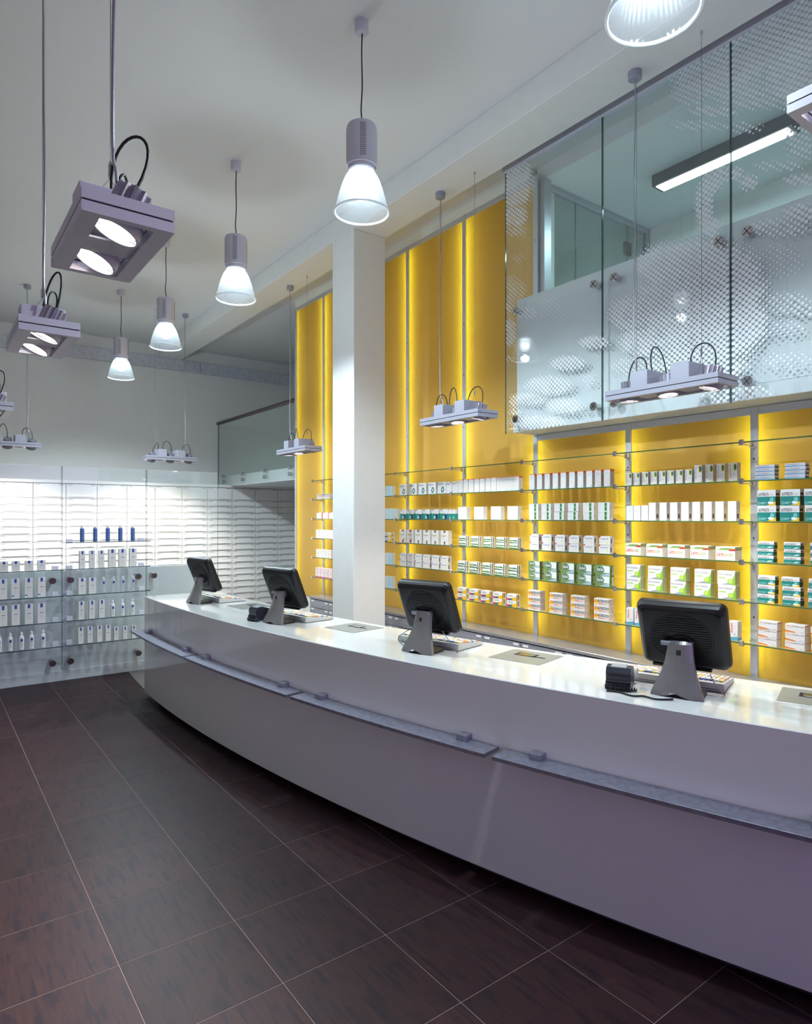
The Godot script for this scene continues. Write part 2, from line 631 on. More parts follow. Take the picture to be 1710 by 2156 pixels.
func build_yellow_wall() -> void:
	var st := begin()
	slab(st, 4.48, 4.55, 0.0, CEIL, 3.87, 8.42)
	slab(st, 4.48, 4.55, 0.0, 2.51, 0.12, 3.87)
	slab(st, 4.33, 4.48, 0.0, CEIL, 8.395, 8.42)
	slab(st, 4.31, 4.48, 4.775, CEIL, 3.94, 8.42)
	slab(st, 4.33, 4.48, 0.0, 0.7, 0.12, 8.4)
	slab(st, 4.33, 4.48, 2.49, 2.51, 0.12, 3.87)
	slab(st, 4.33, 4.48, 4.76, 4.775, 3.94, 8.4)
	var wall := obj("wall_yellow", st, M.cavity_white)
	structure(wall, "tall backlit yellow wall of acrylic panels behind the glass shelves")
	st = begin()
	slab(st, 4.33, 4.55, 0.0, 2.51, -3.0, 0.12)
	structure(obj("wall_right_lower", st, M.plaster), "white wall continuing beyond the yellow panels")
	for k in POSTS.size() - 1:
		var d0: float = POSTS[k + 1]
		var d1: float = POSTS[k]
		var top := 4.76 if k < 5 else 2.49
		st = begin()
		slab(st, WALL, WALL + 0.008, 0.70, top, d0 + 0.001, d1 - 0.001)
		obj("panel", st, M.yellow_acrylic, wall)
		st = begin()
		slab(st, WALL - 0.012, WALL + 0.001, top - 0.035, top + 0.015, d0 + 0.024, d1 - 0.024, 0.002)
		obj("head_rail", st, M.post_alu, wall)
	for k in POSTS.size():
		var d: float = POSTS[k]
		var top := 4.775 if k < 6 else 2.505
		st = begin()
		slab(st, WALL - 0.016, WALL + 0.001, 0.70, top, d - 0.024, d + 0.024, 0.002)
		var post := obj("post", st, M.post_alu, wall)
		st = begin()
		var y := 1.15
		while y < top - 0.1:
			lathe(st, [Vector2(0.0055, 0.0), Vector2(0.0055, 0.002), Vector2(0.0, 0.0025)], 8, Transform3D(Basis(Vector3.BACK, PI / 2), P(WALL - 0.0155, y, d)))
			y += 0.51
		obj("screw", st, M.gap_dark, post).set_meta("kind", "stuff")
		# lamp tube behind the post
		st = begin()
		tube(st, [P(4.44, 0.80, d), P(4.44, top - 0.08, d)], 0.013, 8)
		var t := obj("lamp_tube", st, M.cavity_tube_glow, wall)
		var l := AreaLight3D.new()
		l.area_size = Vector2(0.03, top - 0.9)
		l.area_range = 12.0
		l.rotation.y = PI / 2
		add_light(l, "tube_light", wall, P(4.425, (0.78 + top) / 2, d), Color(1.0, 1.0, 0.93), CAVITY_ENERGY * (top - 0.9))


const SHELF_Y := [2.27, 2.025, 1.770, 1.517, 1.268, 1.007]

func build_shelves() -> void:
	var names := ["left of the column", "behind the column", "just right of the column", "fourth from the photo's right", "third from the photo's right", "second from the photo's right", "at the photo's right edge"]
	for k in range(1, 8):
		var d0: float = POSTS[k + 1]
		var d1: float = POSTS[k]
		var edge := begin()
		box(edge, Vector3(-0.0806, 0, 0), Vector3(0.0028, 0.0084, d1 - d0 - 0.006))
		var pane := begin()
		box(pane, Vector3.ZERO, Vector3(0.16, 0.008, d1 - d0 - 0.006))
		var em := edge.commit()
		var pm := pane.commit()
		var br := begin()
		box(br, Vector3(0.01, -0.012, 0), Vector3(0.15, 0.010, 0.012), 0.002)
		box(br, Vector3(-0.083, -0.001, 0), Vector3(0.016, 0.036, 0.030), 0.003)
		box(br, Vector3(0.064, -0.011, 0), Vector3(0.030, 0.028, 0.028), 0.003)
		var bm := br.commit()
		for i in 6:
			var s := thing("glass_shelf", "%s clear glass shelf from the top in the bay %s" % [ORDINAL[i], names[k - 1]], "shelf", P(4.224, SHELF_Y[i] - 0.005, (d0 + d1) / 2), 0.0, "glass shelves on the yellow wall")
			put("pane", pm, M.shelf_glass, s)
			put("front_edge", em, M.shelf_edge, s)
			put("bracket", bm, M.chrome, s, Vector3(0, 0, -(d1 - d0) / 2))
			if k == 7:
				put("bracket", bm, M.chrome, s, Vector3(0, 0, (d1 - d0) / 2))


# ---------------------------------------------------------------- upper room behind dotted glass
const BLOBS := [
	[3.86, 4.609, 0.253, 0.248, 0.425, 1.0], [3.822, 4.315, 0.152, 0.099, 0.377, 0.8], [3.838, 4.193, 0.164, 0.048, 0.359, 0.45], [3.784, 3.945, 0.086, 0.04, 0.321, 0.25],
	[3.849, 3.746, 0.099, 0.088, 0.289, 0.3], [3.795, 3.683, 0.108, 0.103, 0.282, 0.35], [3.876, 3.593, 0.066, 0.104, 0.264, 0.4], [3.871, 3.351, 0.077, 0.128, 0.229, 0.75],
	[3.689, 3.466, 0.131, 0.047, 0.254, 0.5], [3.438, 3.479, 0.145, 0.056, 0.267, 0.2], [3.893, 3.135, 0.067, 0.024, 0.196, 0.3], [3.833, 2.765, 0.054, 0.06, 0.142, 0.5],
	[3.822, 2.672, 0.076, 0.032, 0.129, 0.45], [3.273, 2.978, 0.184, 0.059, 0.194, 0.9], [3.03, 3.084, 0.144, 0.049, 0.218, 0.9], [3.462, 2.837, 0.254, 0.083, 0.167, 0.8],
	[3.663, 2.76, 0.207, 0.058, 0.149, 0.6], [3.296, 2.652, 0.194, 0.066, 0.14, 0.7], [3.586, 2.557, 0.314, 0.061, 0.121, 0.95], [3.073, 2.817, 0.065, 0.053, 0.169, 0.35],
	[3.486, 3.416, 0.295, 0.076, 0.261, 0.12], [1.733, 4.634, 0.394, 0.262, 0.65, 1.0], [2.068, 4.628, 0.331, 0.177, 0.595, 1.0], [1.606, 4.316, 0.223, 0.255, 0.574, 1.0],
	[2.222, 4.577, 0.191, 0.091, 0.552, 0.85], [2.287, 4.535, 0.13, 0.077, 0.531, 0.5], [1.895, 4.331, 0.252, 0.091, 0.545, 0.65], [2.129, 4.348, 0.184, 0.033, 0.516, 0.7],
	[2.222, 4.303, 0.191, 0.037, 0.498, 0.35], [1.951, 4.159, 0.143, 0.04, 0.491, 0.4], [1.606, 3.913, 0.099, 0.107, 0.47, 0.5], [1.733, 3.834, 0.157, 0.033, 0.445, 0.4],
	[1.606, 3.698, 0.109, 0.032, 0.423, 0.85], [2.178, 3.784, 0.063, 0.166, 0.388, 1.0], [2.129, 3.899, 0.074, 0.066, 0.416, 1.0], [2.024, 3.912, 0.106, 0.044, 0.43, 1.0],
	[1.9, 3.803, 0.056, 0.051, 0.414, 1.0], [2.144, 3.621, 0.077, 0.075, 0.36, 0.95], [2.455, 3.476, 0.208, 0.159, 0.32, 1.0], [2.222, 3.405, 0.287, 0.183, 0.325, 1.0],
	[2.038, 3.231, 0.252, 0.264, 0.299, 1.0], [2.353, 3.164, 0.369, 0.25, 0.273, 1.0], [2.709, 3.222, 0.19, 0.133, 0.258, 0.95], [2.191, 2.911, 0.347, 0.182, 0.229, 1.0],
	[1.923, 2.968, 0.141, 0.187, 0.245, 1.0], [2.597, 2.998, 0.219, 0.114, 0.223, 0.9], [2.32, 2.814, 0.331, 0.093, 0.203, 0.8], [2.068, 2.737, 0.18, 0.089, 0.192, 0.8],
	[1.733, 3.475, 0.183, 0.055, 0.368, 0.5], [1.606, 3.51, 0.099, 0.059, 0.38, 0.85], [1.707, 3.027, 0.181, 0.071, 0.271, 0.4], [1.606, 2.973, 0.099, 0.048, 0.261, 0.55],
	[1.733, 2.895, 0.157, 0.055, 0.24, 0.3], [2.068, 2.559, 0.15, 0.074, 0.155, 0.75], [1.867, 2.529, 0.11, 0.057, 0.154, 0.55], [2.709, 2.855, 0.19, 0.067, 0.191, 0.3],
	[1.681, 2.692, 0.153, 0.055, 0.197, 0.25], [1.733, 3.282, 0.157, 0.11, 0.324, 0.12]
]

func build_upper_room() -> void:
	var st := begin()
	slab(st, 4.06, 6.0, 2.51, 2.60, -3.0, 3.90, 0.003)
	structure(obj("floor_upper_room", st, M.parapet_white), "white deck edge of the upper room above the shelves", "floor")
	st = begin()
	slab(st, 4.06, 4.14, 2.60, 3.63, -3.0, 3.86, 0.003)
	structure(obj("wall_parapet", st, M.parapet_white), "white parapet behind the dotted glass front", "wall")
	st = begin()
	slab(st, 4.36, 6.0, 4.74, CEIL, -3.0, 3.90)
	structure(obj("ceiling_upper_room", st, M.ceiling_paint), "plain ceiling of the upper room", "ceiling")
	st = begin()
	slab(st, 3.975, 4.04, 4.715, CEIL, -3.0, 3.95, 0.003)
	structure(obj("trim_1", st, M.lamp_grey), "grey channel holding the top of the dotted glass", "trim")
	st = begin()
	slab(st, 4.335, 4.43, 2.6, 4.74, 3.80, 3.90, 0.004)
	structure(obj("trim_2", st, M.aluminium), "aluminium corner post of the upper room", "post")
	# dotted panes
	var knob := begin()
	lathe(knob, [Vector2(0.0, 0.0), Vector2(0.029, 0.0), Vector2(0.032, 0.003), Vector2(0.032, 0.013), Vector2(0.023, 0.014), Vector2(0.023, 0.072)], 20, Transform3D(Basis(Vector3.BACK, -PI / 2), Vector3(-0.016, 0, 0)))
	var knob_mesh := knob.commit()
	var slot := begin()
	box(slot, Vector3(-0.0165, 0, 0), Vector3(0.001, 0.056, 0.004), 0.0, Basis(Vector3.RIGHT, 0.9))
	box(slot, Vector3(-0.0165, 0, 0), Vector3(0.001, 0.056, 0.004), 0.0, Basis(Vector3.RIGHT, -0.6))
	var slot_mesh := slot.commit()
	var edges := [3.932, 2.948, 2.008, 1.06, 0.11]
	var where := ["nearest the column", "second from the column", "third from the column", "fourth from the column"]
	var disc := begin()
	for i in 14:
		var a := TAU * i / 14
		var b := TAU * (i + 1) / 14
		quad(disc, Vector3(-1, 0, 0), Vector3(-1, cos(a), sin(a)), Vector3(-1, cos(b), sin(b)), Vector3(-1, 0, 0), Vector3.LEFT)
	var disc_mesh := disc.commit()
	var nz := FastNoiseLite.new()
	nz.seed = 5
	nz.frequency = 3.2
	for k in 4:
		var d1: float = edges[k]
		var d0: float = edges[k + 1] + 0.006
		var pane := thing("dotted_glass_pane", "glass pane with white halftone dots, %s" % where[k], "glass pane", P(4.0, 2.50, (d0 + d1) / 2), 0.0, "dotted glass panes")
		st = begin()
		box(st, Vector3(0, 1.11, 0), Vector3(0.012, 2.22, d1 - d0))
		obj("sheet", st, M.pane, pane)
		st = begin()
		for z in [-(d1 - d0) / 2, (d1 - d0) / 2]:
			box(st, Vector3(0, 1.11, z), Vector3(0.0125, 2.22, 0.003))
		obj("glass_edge", st, M.glass_edge, pane)
		for z in [[d1 - 0.10 if k > 0 else 3.811, 0], [d0 + 0.07, 1]]:
			for y in [3.515, 2.613]:
				var kn := put("glass_clamp", knob_mesh, M.chrome, pane, Vector3(0, y - 2.5, (d0 + d1) / 2 - z[0]))
				put("slot", slot_mesh, M.gap_dark, kn)
		# halftone print
		var spots := []
		var pitch := 0.0388
		var iy := 0
		var y := 2.515
		while y < 4.71:
			var d := 0.11 + (pitch / 2 if iy % 2 else 0.0)
			while d < 3.93:
				if d > d0 + 0.004 and d < d1 - 0.004:
					var v := 0.0
					for bl in BLOBS:
						var dd: float = (d - bl[0]) / bl[2]
						var dy: float = (y - bl[1] - bl[4] * (d - bl[0])) / bl[3]
						var q := sqrt(dd * dd + dy * dy)
						v = maxf(v, bl[5] * smoothstep(1.18, 0.62, q))
					v += nz.get_noise_2d(d * 3.0, y * 3.0) * 0.35 * smoothstep(0.0, 0.5, v)
					if v > 0.05:
						spots.append([d, y, 0.0128 * sqrt(clampf(v, 0.0, 0.95))])
				d += pitch
			y += 0.0181
			iy += 1
		if spots.size():
			var mm := MultiMesh.new()
			mm.transform_format = MultiMesh.TRANSFORM_3D
			mm.mesh = disc_mesh
			mm.instance_count = spots.size()
			for i in spots.size():
				var s: float = spots[i][2]
				mm.set_instance_transform(i, Transform3D(Basis.from_scale(Vector3(0.0066, s, s)), Vector3(0, spots[i][1] - 2.5, (d0 + d1) / 2 - spots[i][0])))
			var mi := MultiMeshInstance3D.new()
			mi.name = "dot_print"
			mi.multimesh = mm
			mi.material_override = M.print_white
			mi.set_meta("kind", "stuff")
			pane.add_child(mi)
	# glass partition across the upper room
	var part := thing("glass_partition", "frameless glass partition with a hinged door inside the upper room", "partition", P(4.44, 2.6, 3.87))
	st = begin()
	box(st, Vector3(0.75, 2.11, 0), Vector3(1.5, 0.05, 0.05), 0.003)
	box(st, Vector3(1.525, 1.07, 0), Vector3(0.05, 2.14, 0.05), 0.003)
	obj("frame", st, M.aluminium, part)
	for r in [[0.03, 0.40], [0.41, 1.20], [1.21, 1.49]]:
		st = begin()
		box(st, Vector3((r[0] + r[1]) / 2, 1.05, 0), Vector3(r[1] - r[0], 2.08, 0.01))
		obj("sheet", st, M.pane_green, part)
		st = begin()
		box(st, Vector3(r[1], 1.05, 0), Vector3(0.004, 2.08, 0.0105))
		obj("glass_edge", st, M.glass_edge, part)
	st = begin()
	box(st, Vector3(1.205, 1.86, 0), Vector3(0.11, 0.13, 0.026), 0.004)
	obj("hinge", st, M.steel, part)
	st = begin()
	for z in [-0.04, 0.04]:
		tube(st, [Vector3(0.56, 0.9, z), Vector3(0.56, 1.36, z)], 0.011, 10)
	obj("pull_handle", st, M.chrome, part)
	# ceiling fluorescent fixture
	var lamp := thing("fluorescent_fixture", "long fluorescent ceiling fixture seen through the dotted glass", "ceiling lamp", P(5.14, 4.74, 2.67))
	st = begin()
	box(st, Vector3(0, -0.05, 0), Vector3(0.16, 0.10, 1.12), 0.004)
	obj("housing", st, M.fascia_dark, lamp)
	st = begin()
	box(st, Vector3(0, -0.103, 0), Vector3(0.12, 0.008, 1.06))
	obj("tube_diffuser", st, M.tube_glow, lamp)
	var l := AreaLight3D.new()
	l.area_size = Vector2(0.12, 1.06)
	l.area_range = 12.0
	l.rotation.x = -PI / 2
	add_light(l, "fixture_light", lamp, Vector3(0, -0.112, 0), Color(0.76, 0.98, 1.0), TUBE_ENERGY)


# ---------------------------------------------------------------- counter
func build_counter() -> void:
	var c := thing("service_counter", "long curved glossy white service counter", "counter", arc(17.1, 8.0, 0))
	var back := -c.position
	var st := begin()
	arc_block(st, 17.1, 16.36, 0.045, 1.0, -1.65, 24.0, 110, 0.004)
	obj("body", st, M.solid_white, c).position = back
	st = begin()
	arc_block(st, 17.0, 16.44, 0.0015, 0.045, -1.2, 23.8, 60)
	obj("plinth", st, M.plinth, c).position = back
	# bag ledges on the front
	var which := ["far end", "second from the far end", "third from the far end", "nearest to the camera"]
	var spans := [[-1.62, 3.40], [3.50, 8.52], [8.66, 13.58], [13.73, 18.70]]
	for k in 4:
		var a0: float = spans[k][0]
		var a1: float = spans[k][1]
		var at := arc(17.1, (a0 + a1) / 2, 0.66)
		var l := thing("bag_ledge", "curved aluminium bag ledge on the counter front, %s" % which[k], "ledge", at, 0.0, "bag ledges along the counter")
		st = begin()
		arc_block(st, 17.235, 17.105, 0.653, 0.672, a0, a1, 40, 0.0015)
		obj("plate", st, M.ledge_alu, l).position = -at
		for a in [a0 + 0.60 if k > 0 else 0.15 - 0.9, a1 - 0.63]:
			st = begin()
			var t := Basis(Vector3.UP, deg_to_rad(a))
			box(st, arc(17.128, a, 0.686), Vector3(0.056, 0.030, 0.062), 0.002, t)
			obj("fixing_block", st, M.ledge_alu, l).position = -at
	# glass writing plates let into the top, with a coin recess
	var spot := ["beside the farthest till", "in front of the white column", "between the two nearest tills", "at the photo's right edge"]
	var angles := [2.86, 8.10, 13.06, 17.98]
	for k in 4:
		var a: float = angles[k]
		var t := thing("payment_plate", "translucent grey payment plate in the counter top, %s" % spot[k], "payment plate", arc(16.565, a, 1.0), deg_to_rad(a), "payment plates in the counter")
		st = begin()
		box(st, Vector3(0, 0.0015, 0), Vector3(0.29, 0.003, 0.32), 0.001)
		obj("plate", st, M.steel_plate, t)
		st = begin()
		box(st, Vector3(0.04, 0.0022, -0.02), Vector3(0.075, 0.0025, 0.13))
		box(st, Vector3(0.02, 0.0022, 0.07), Vector3(0.02, 0.0025, 0.08))
		obj("coin_recess", st, M.gap_dark, t)
		st = begin()
		box(st, Vector3(0.045, 0.0032, -0.02), Vector3(0.05, 0.0015, 0.10), 0.0005)
		obj("coin_insert", st, M.chrome, t)


# ---------------------------------------------------------------- grey drawer units below the yellow wall
func build_low_cabinets() -> void:
	var st := begin()
	slab(st, 4.045, WALL - 0.017, 0.745, 0.77, 0.62, 7.52, 0.002)
	var top := obj("cabinet_worktop", st, M.cabinet_top)
	tag(top, "long narrow grey worktop along the foot of the yellow wall", "worktop")
	var wdt := 0.459
	var front := boxmesh(Vector3(0.11, 0.100, wdt - 0.006), 0.0015)
	var handle := begin()
	tube(handle, smooth([Vector3(0, 0, -0.125), Vector3(-0.022, 0, -0.122), Vector3(-0.024, 0, -0.11), Vector3(-0.024, 0, 0.11), Vector3(-0.022, 0, 0.122), Vector3(0, 0, 0.125)], 3), 0.0042, 6)
	var handle_mesh := handle.commit()
	var tag_mesh := boxmesh(Vector3(0.003, 0.018, 0.062), 0.001)
	for k in 15:
		var d := 7.48 - wdt * (k + 0.5)
		var place := "at the far end of the yellow wall" if k == 0 else "%s from the far end of the yellow wall" % ORDINAL[k]
		var u := thing("drawer_unit", "low grey metal drawer unit, %s" % place, "drawer unit", P(4.06, 0.0, d), 0.0, "grey drawer units under the yellow wall")
		st = begin()
		box(st, Vector3(0.172, 0.3875, 0), Vector3(0.136, 0.711, wdt))
		box(st, Vector3(0.055, 0.06, 0), Vector3(0.098, 0.056, wdt))
		box(st, Vector3(0.13, 0.016, 0), Vector3(0.20, 0.029, wdt))
		obj("carcass", st, M.cabinet_grey, u)
		if k == 0:
			st = begin()
			box(st, Vector3(0.12, 0.372, -wdt / 2 - 0.018), Vector3(0.24, 0.742, 0.03), 0.002)
			obj("end_panel", st, M.cabinet_grey, u)
		for r in 6:
			var dr := put("drawer", front, M.cabinet_grey, u, Vector3(0.047, 0.685 - r * 0.104, 0))
			put("handle", handle_mesh, M.chrome, dr, Vector3(-0.055, -0.012, 0))
			for z in [-0.175, 0.175]:
				put("name_tag", tag_mesh, M.tag_white, dr, Vector3(-0.0565, 0.03, z))


# ---------------------------------------------------------------- white drawer wall at the rear
func build_rear_drawers() -> void:
	var dc := 11.4
	var w := 0.4525
	var first := 0.955 + 0.4 * 0.0
	var row := 0.1137
	var panel := boxmesh(Vector3(w - 0.008, row - 0.006, 0.22), 0.001)
	var panel_top := boxmesh(Vector3(w - 0.008, row * 2 - 0.006, 0.22), 0.001)
	var pull := begin()
	box(pull, Vector3(0, 0.0, 0.008), Vector3(0.36, 0.003, 0.016), 0.0005)
	box(pull, Vector3(0, -0.009, 0.0145), Vector3(0.36, 0.018, 0.003), 0.0005)
	for s in [-1, 1]:
		prism(pull, PackedVector2Array([Vector2(0.0, 0.0), Vector2(0.0145, 0.0), Vector2(0.0145, -0.018)]), s * 0.18 - 0.002, s * 0.18 + 0.002, Transform3D(Basis(Vector3.UP, -PI / 2), Vector3.ZERO))
	var pull_mesh := pull.commit()
	var lab := boxmesh(Vector3(0.072, 0.008, 0.001))
	for k in 12:
		var x := 1.396 + (k - 1.5) * w
		var place := "%s column from the photo's left" % ORDINAL[k] if k < 11 else "last column behind the yellow wall"
		var u := thing("drawer_cabinet", "tall white pharmacy drawer cabinet on the rear wall, %s" % place, "drawer cabinet", P(x, 0, dc), 0.0, "white drawer cabinets on the rear wall")
		var st := begin()
		box(st, Vector3(0, 1.16, -0.38), Vector3(w, 2.317, 0.32))
		box(st, Vector3(0, 0.02, -0.13), Vector3(w, 0.034, 0.18))
		obj("carcass", st, M.cabinet_white, u)
		var y := 2.313
		for r in 19:
			var h := row * 2 if r == 0 else row
			var dr := put("drawer", panel_top if r == 0 else panel, M.cabinet_white, u, Vector3(0, y - h / 2, -0.11))
			put("pull", pull_mesh, M.cabinet_white, dr, Vector3(0, (-0.075 if r == 0 else -0.018), 0.11))
			for s in [-1, 1]:
				put("name_label", lab, M.label_grey, dr, Vector3(s * 0.165, h / 2 - 0.018, 0.1102))
			y -= h
	var st2 := begin()
	slab(st2, 1.396 - 2.0 * w, 1.396 + 10.2 * w, 2.319, 2.368, dc - 0.012, REAR, 0.003)
	tag(obj("cabinet_cornice", st2, M.cabinet_white), "white top board lying along all the rear drawer cabinets", "cabinet top")


# ---------------------------------------------------------------- low wall with glass display
const DISPLAY_Y := [1.525, 1.240, 0.963, 0.693, 0.433]

func build_display_wall() -> void:
	var st := begin()
	slab(st, -3.2, 2.965, 0.0, 1.205, 7.985, 8.10, 0.004)
	structure(obj("wall_partition", st, M.parapet_white), "low white partition behind the glass product display", "wall")
	st = begin()
	slab(st, -3.2, 2.96, 0.0, 0.11, 7.96, 7.985, 0.003)
	structure(obj("baseboard_partition", st, M.parapet_white), "white skirting under the glass display", "baseboard")
	var knob := begin()
	lathe(knob, [Vector2(0.0, 0.0), Vector2(0.029, 0.0), Vector2(0.033, 0.004), Vector2(0.033, 0.012), Vector2(0.026, 0.016), Vector2(0.026, 0.15)], 20, Transform3D(Basis(Vector3.RIGHT, -PI / 2), Vector3(0, 0, 0.022)))
	var knob_mesh := knob.commit()
	var panes := [[0.355, 1.228, "by the photo's left edge"], [1.237, 2.105, "in the middle"], [2.114, 2.96, "behind the counter end"]]
	for k in 3:
		var x0: float = panes[k][0]
		var x1: float = panes[k][1]
		var p := thing("glass_screen", "tall clear glass sheet of the product display, %s" % panes[k][2], "glass pane", P((x0 + x1) / 2, 0.14, 7.85), 0.0, "glass sheets of the product display")
		st = begin()
		box(st, Vector3(0, 1.1, 0), Vector3(x1 - x0, 2.2, 0.01))
		obj("sheet", st, M.screen_pane, p)
		st = begin()
		for s in [-1, 1]:
			box(st, Vector3(s * (x1 - x0) / 2, 1.1, 0), Vector3(0.003, 2.2, 0.0105))
		obj("glass_edge", st, M.glass_edge, p)
		for y in [1.108, 0.226]:
			for x in [x0 + 0.08, x1 - 0.085]:
				put("glass_clamp", knob_mesh, M.steel, p, Vector3(x - (x0 + x1) / 2, y - 0.14, 0.0))
	var spans := [[0.36, 1.218], [1.244, 2.10]]
	for side in 2:
		for k in 5:
			if side == 0 and k == 0:
				continue
			var x0: float = spans[side][0]
			var x1: float = spans[side][1]
			var s := thing("display_shelf", "%s glass display shelf from the top, %s" % [ORDINAL[k if side else k - 1], "beside the counter end" if side else "by the photo's left edge"], "shelf", P((x0 + x1) / 2, DISPLAY_Y[k] - 0.005, 7.745), 0.0, "glass shelves of the product display")
			st = begin()
			box(st, Vector3.ZERO, Vector3(x1 - x0, 0.009, 0.18))
			obj("pane", st, M.shelf_glass, s)
			st = begin()
			box(st, Vector3(0, 0, 0.0895), Vector3(x1 - x0 + 0.002, 0.0095, 0.003))
			for e in [-1, 1]:
				box(st, Vector3(e * (x1 - x0) / 2, 0, 0), Vector3(0.003, 0.0095, 0.18))
			obj("front_edge", st, M.display_edge, s)
			for e in [-1, 1]:
				st = begin()
				box(st, Vector3(e * ((x1 - x0) / 2 - 0.055), 0.012, -0.075), Vector3(0.062, 0.045, 0.028), 0.003)
				obj("shelf_clamp", st, M.lamp_grey, s)


# ---------------------------------------------------------------- lamps
func build_lamps() -> void:
	var order := ["nearest pendant lamp, cut by the top of the photo", "large pendant lamp hanging left of the column", "second pendant lamp beyond the column", "third pendant lamp towards the rear wall", "farthest pendant lamp, close to the rear wall"]
	for k in 5:
		pendant(2.192, 1.392 + 1.998 * k, order[k])
	var bar_names := ["long three-lamp spotlight bar in front of the dotted glass", "three-lamp spotlight bar before the tall yellow panels", "three-lamp spotlight bar left of the column"]
	var bars := [[2.230, 2.545], [4.172, 2.60], [7.066, 2.56]]
	for k in 3:
		spot_bar(Vector3(3.665, bars[k][1], -bars[k][0]), 0.0, 3, BEAM, bar_names[k], [Vector3(0.04, -1.0, 0.0), Vector3(-0.03, -1.0, 0.10), Vector3(-0.10, -1.0, -0.22)], SPOT_ENERGY, 1)
	var far_names := ["three-lamp spotlight bar in front of the rear wall, right of the farthest pendant", "three-lamp spotlight bar near the rear wall at the photo's left edge"]
	var fars := [[3.0, 2.63], [0.92, 2.71]]
	for k in 2:
		spot_bar(Vector3(fars[k][0], fars[k][1], -9.9), PI / 2, 3, CEIL, far_names[k], [Vector3(0.62, -0.78, 0.0), Vector3(0.6, -0.8, 0.05), Vector3(0.6, -0.8, -0.05)], SPOT_ENERGY * 1.75, -1)
	var flood_names := ["largest two-lamp square spotlight hanging at upper left", "second two-lamp square spotlight, below and behind the largest one", "two-lamp square spotlight cut by the photo's left edge", "two-lamp spotlight glaring at the photo's right edge"]
	var floods := [[0.43, 2.55, 1.98], [0.43, 2.55, 3.24], [0.425, 2.55, 5.6], [2.41, 3.13, 0.74]]
	for k in 4:
		var tilt := Vector3(-0.42, -0.90, 0.0) if k < 3 else Vector3(-0.72, -0.66, 0.10)
		spot_bar(Vector3(floods[k][0], floods[k][1], -floods[k][2]), 0.0, 2, CEIL, flood_names[k], [tilt, tilt + Vector3(0.06, 0, -0.05)], FLOOD_ENERGY, -1)


var pendant_meshes := {}

func pendant(x: float, d: float, label: String) -> void:
	var p := thing("pendant_lamp", "%s, silver with a clear bell shade" % label, "pendant lamp", P(x, CEIL, d), 0.0, "bell pendant lamps in a row")
	if pendant_meshes.is_empty():
		var st := begin()
		lathe(st, [Vector2(0, -0.075), Vector2(0.036, -0.075), Vector2(0.043, -0.068), Vector2(0.043, 0.0)], 28)
		pendant_meshes.canopy = st.commit()
		st = begin()
		tube(st, smooth([Vector3(0.004, -0.07, 0), Vector3(0, -0.2, 0), Vector3(0.003, -0.4, 0.002), Vector3(-0.004, -0.55, 0), Vector3(0.01, -0.63, 0), Vector3(0.035, -0.655, 0.01)], 4), 0.0042, 7)
		pendant_meshes.cord = st.commit()
		st = begin()
		lathe(st, [Vector2(0.088, -0.905), Vector2(0.094, -0.90), Vector2(0.094, -0.665), Vector2(0.088, -0.65), Vector2(0.0, -0.648)], 40)
		pendant_meshes.housing = st.commit()
		st = begin()
		lathe(st, [Vector2(0.0, -0.94), Vector2(0.068, -0.945), Vector2(0.082, -0.925), Vector2(0.086, -0.90)], 32)
		pendant_meshes.collar = st.commit()
		# rows of vent holes on four sides
		st = begin()
		for face in 4:
			for i in 5:
				for j in 18:
					var a := PI / 2 * face + 2.05 + (i - 2) * 0.078
					var e := Vector3(cos(a), 0, sin(a))
					box(st, e * 0.0938 + Vector3(0, -0.680 - j * 0.0112, 0), Vector3(0.0012, 0.0052, 0.0046), 0.0, Basis(Vector3.UP, -a))
		pendant_meshes.holes = st.commit()
		st = begin()
		var prof := []
		for i in 13:
			var t := i / 12.0
			prof.append(Vector2(0.054 + 0.112 * pow(t, 0.48), -0.925 - 0.255 * t))
		prof.reverse()
		lathe(st, prof, 96, Transform3D.IDENTITY, 0.012)
		pendant_meshes.shade = st.commit()
		st = begin()
		var ring := []
		for i in 49:
			var a := TAU * i / 48
			ring.append(Vector3(cos(a) * 0.168, -1.182, sin(a) * 0.168))
		tube(st, ring, 0.0070, 8)
		pendant_meshes.rim = st.commit()
		st = begin()
		lathe(st, [Vector2(0.0, -1.09), Vector2(0.034, -1.084), Vector2(0.056, -1.06), Vector2(0.064, -1.02), Vector2(0.058, -0.975), Vector2(0.044, -0.945), Vector2(0.0, -0.94)], 20)
		pendant_meshes.bulb = st.commit()
	put("canopy", pendant_meshes.canopy, M.lamp_grey, p)
	put("cord", pendant_meshes.cord, M.black_rubber, p)
	var h := put("housing", pendant_meshes.housing, M.lamp_grey, p)
	put("vent_holes", pendant_meshes.holes, M.lamp_groove, h).set_meta("kind", "stuff")
	put("collar", pendant_meshes.collar, M.lamp_grey, p)
	put("bell_shade", pendant_meshes.shade, M.acrylic_bell, p)
	put("shade_rim", pendant_meshes.rim, M.acrylic_rim, p)
	put("bulb", pendant_meshes.bulb, M.bulb_glow, p)
	var l := OmniLight3D.new()
	l.omni_range = 20.0
	l.omni_attenuation = 2.0
	l.light_size = 0.03
	add_light(l, "pendant_light", p, Vector3(0, -1.02, 0), Color(0.88, 0.96, 1.0), PENDANT_ENERGY)
	# the prismatic bell throws most of the light downwards
	var down := SpotLight3D.new()
	down.spot_range = 20.0
	down.spot_attenuation = 2.0
	down.spot_angle = 80.0
	down.spot_angle_attenuation = 0.4
	down.light_size = 0.04
	down.rotation.x = -PI / 2
	add_light(down, "bell_light", p, Vector3(0, -1.17, 0), Color(0.88, 0.96, 1.0), BELL_ENERGY)


var spot_meshes := {}

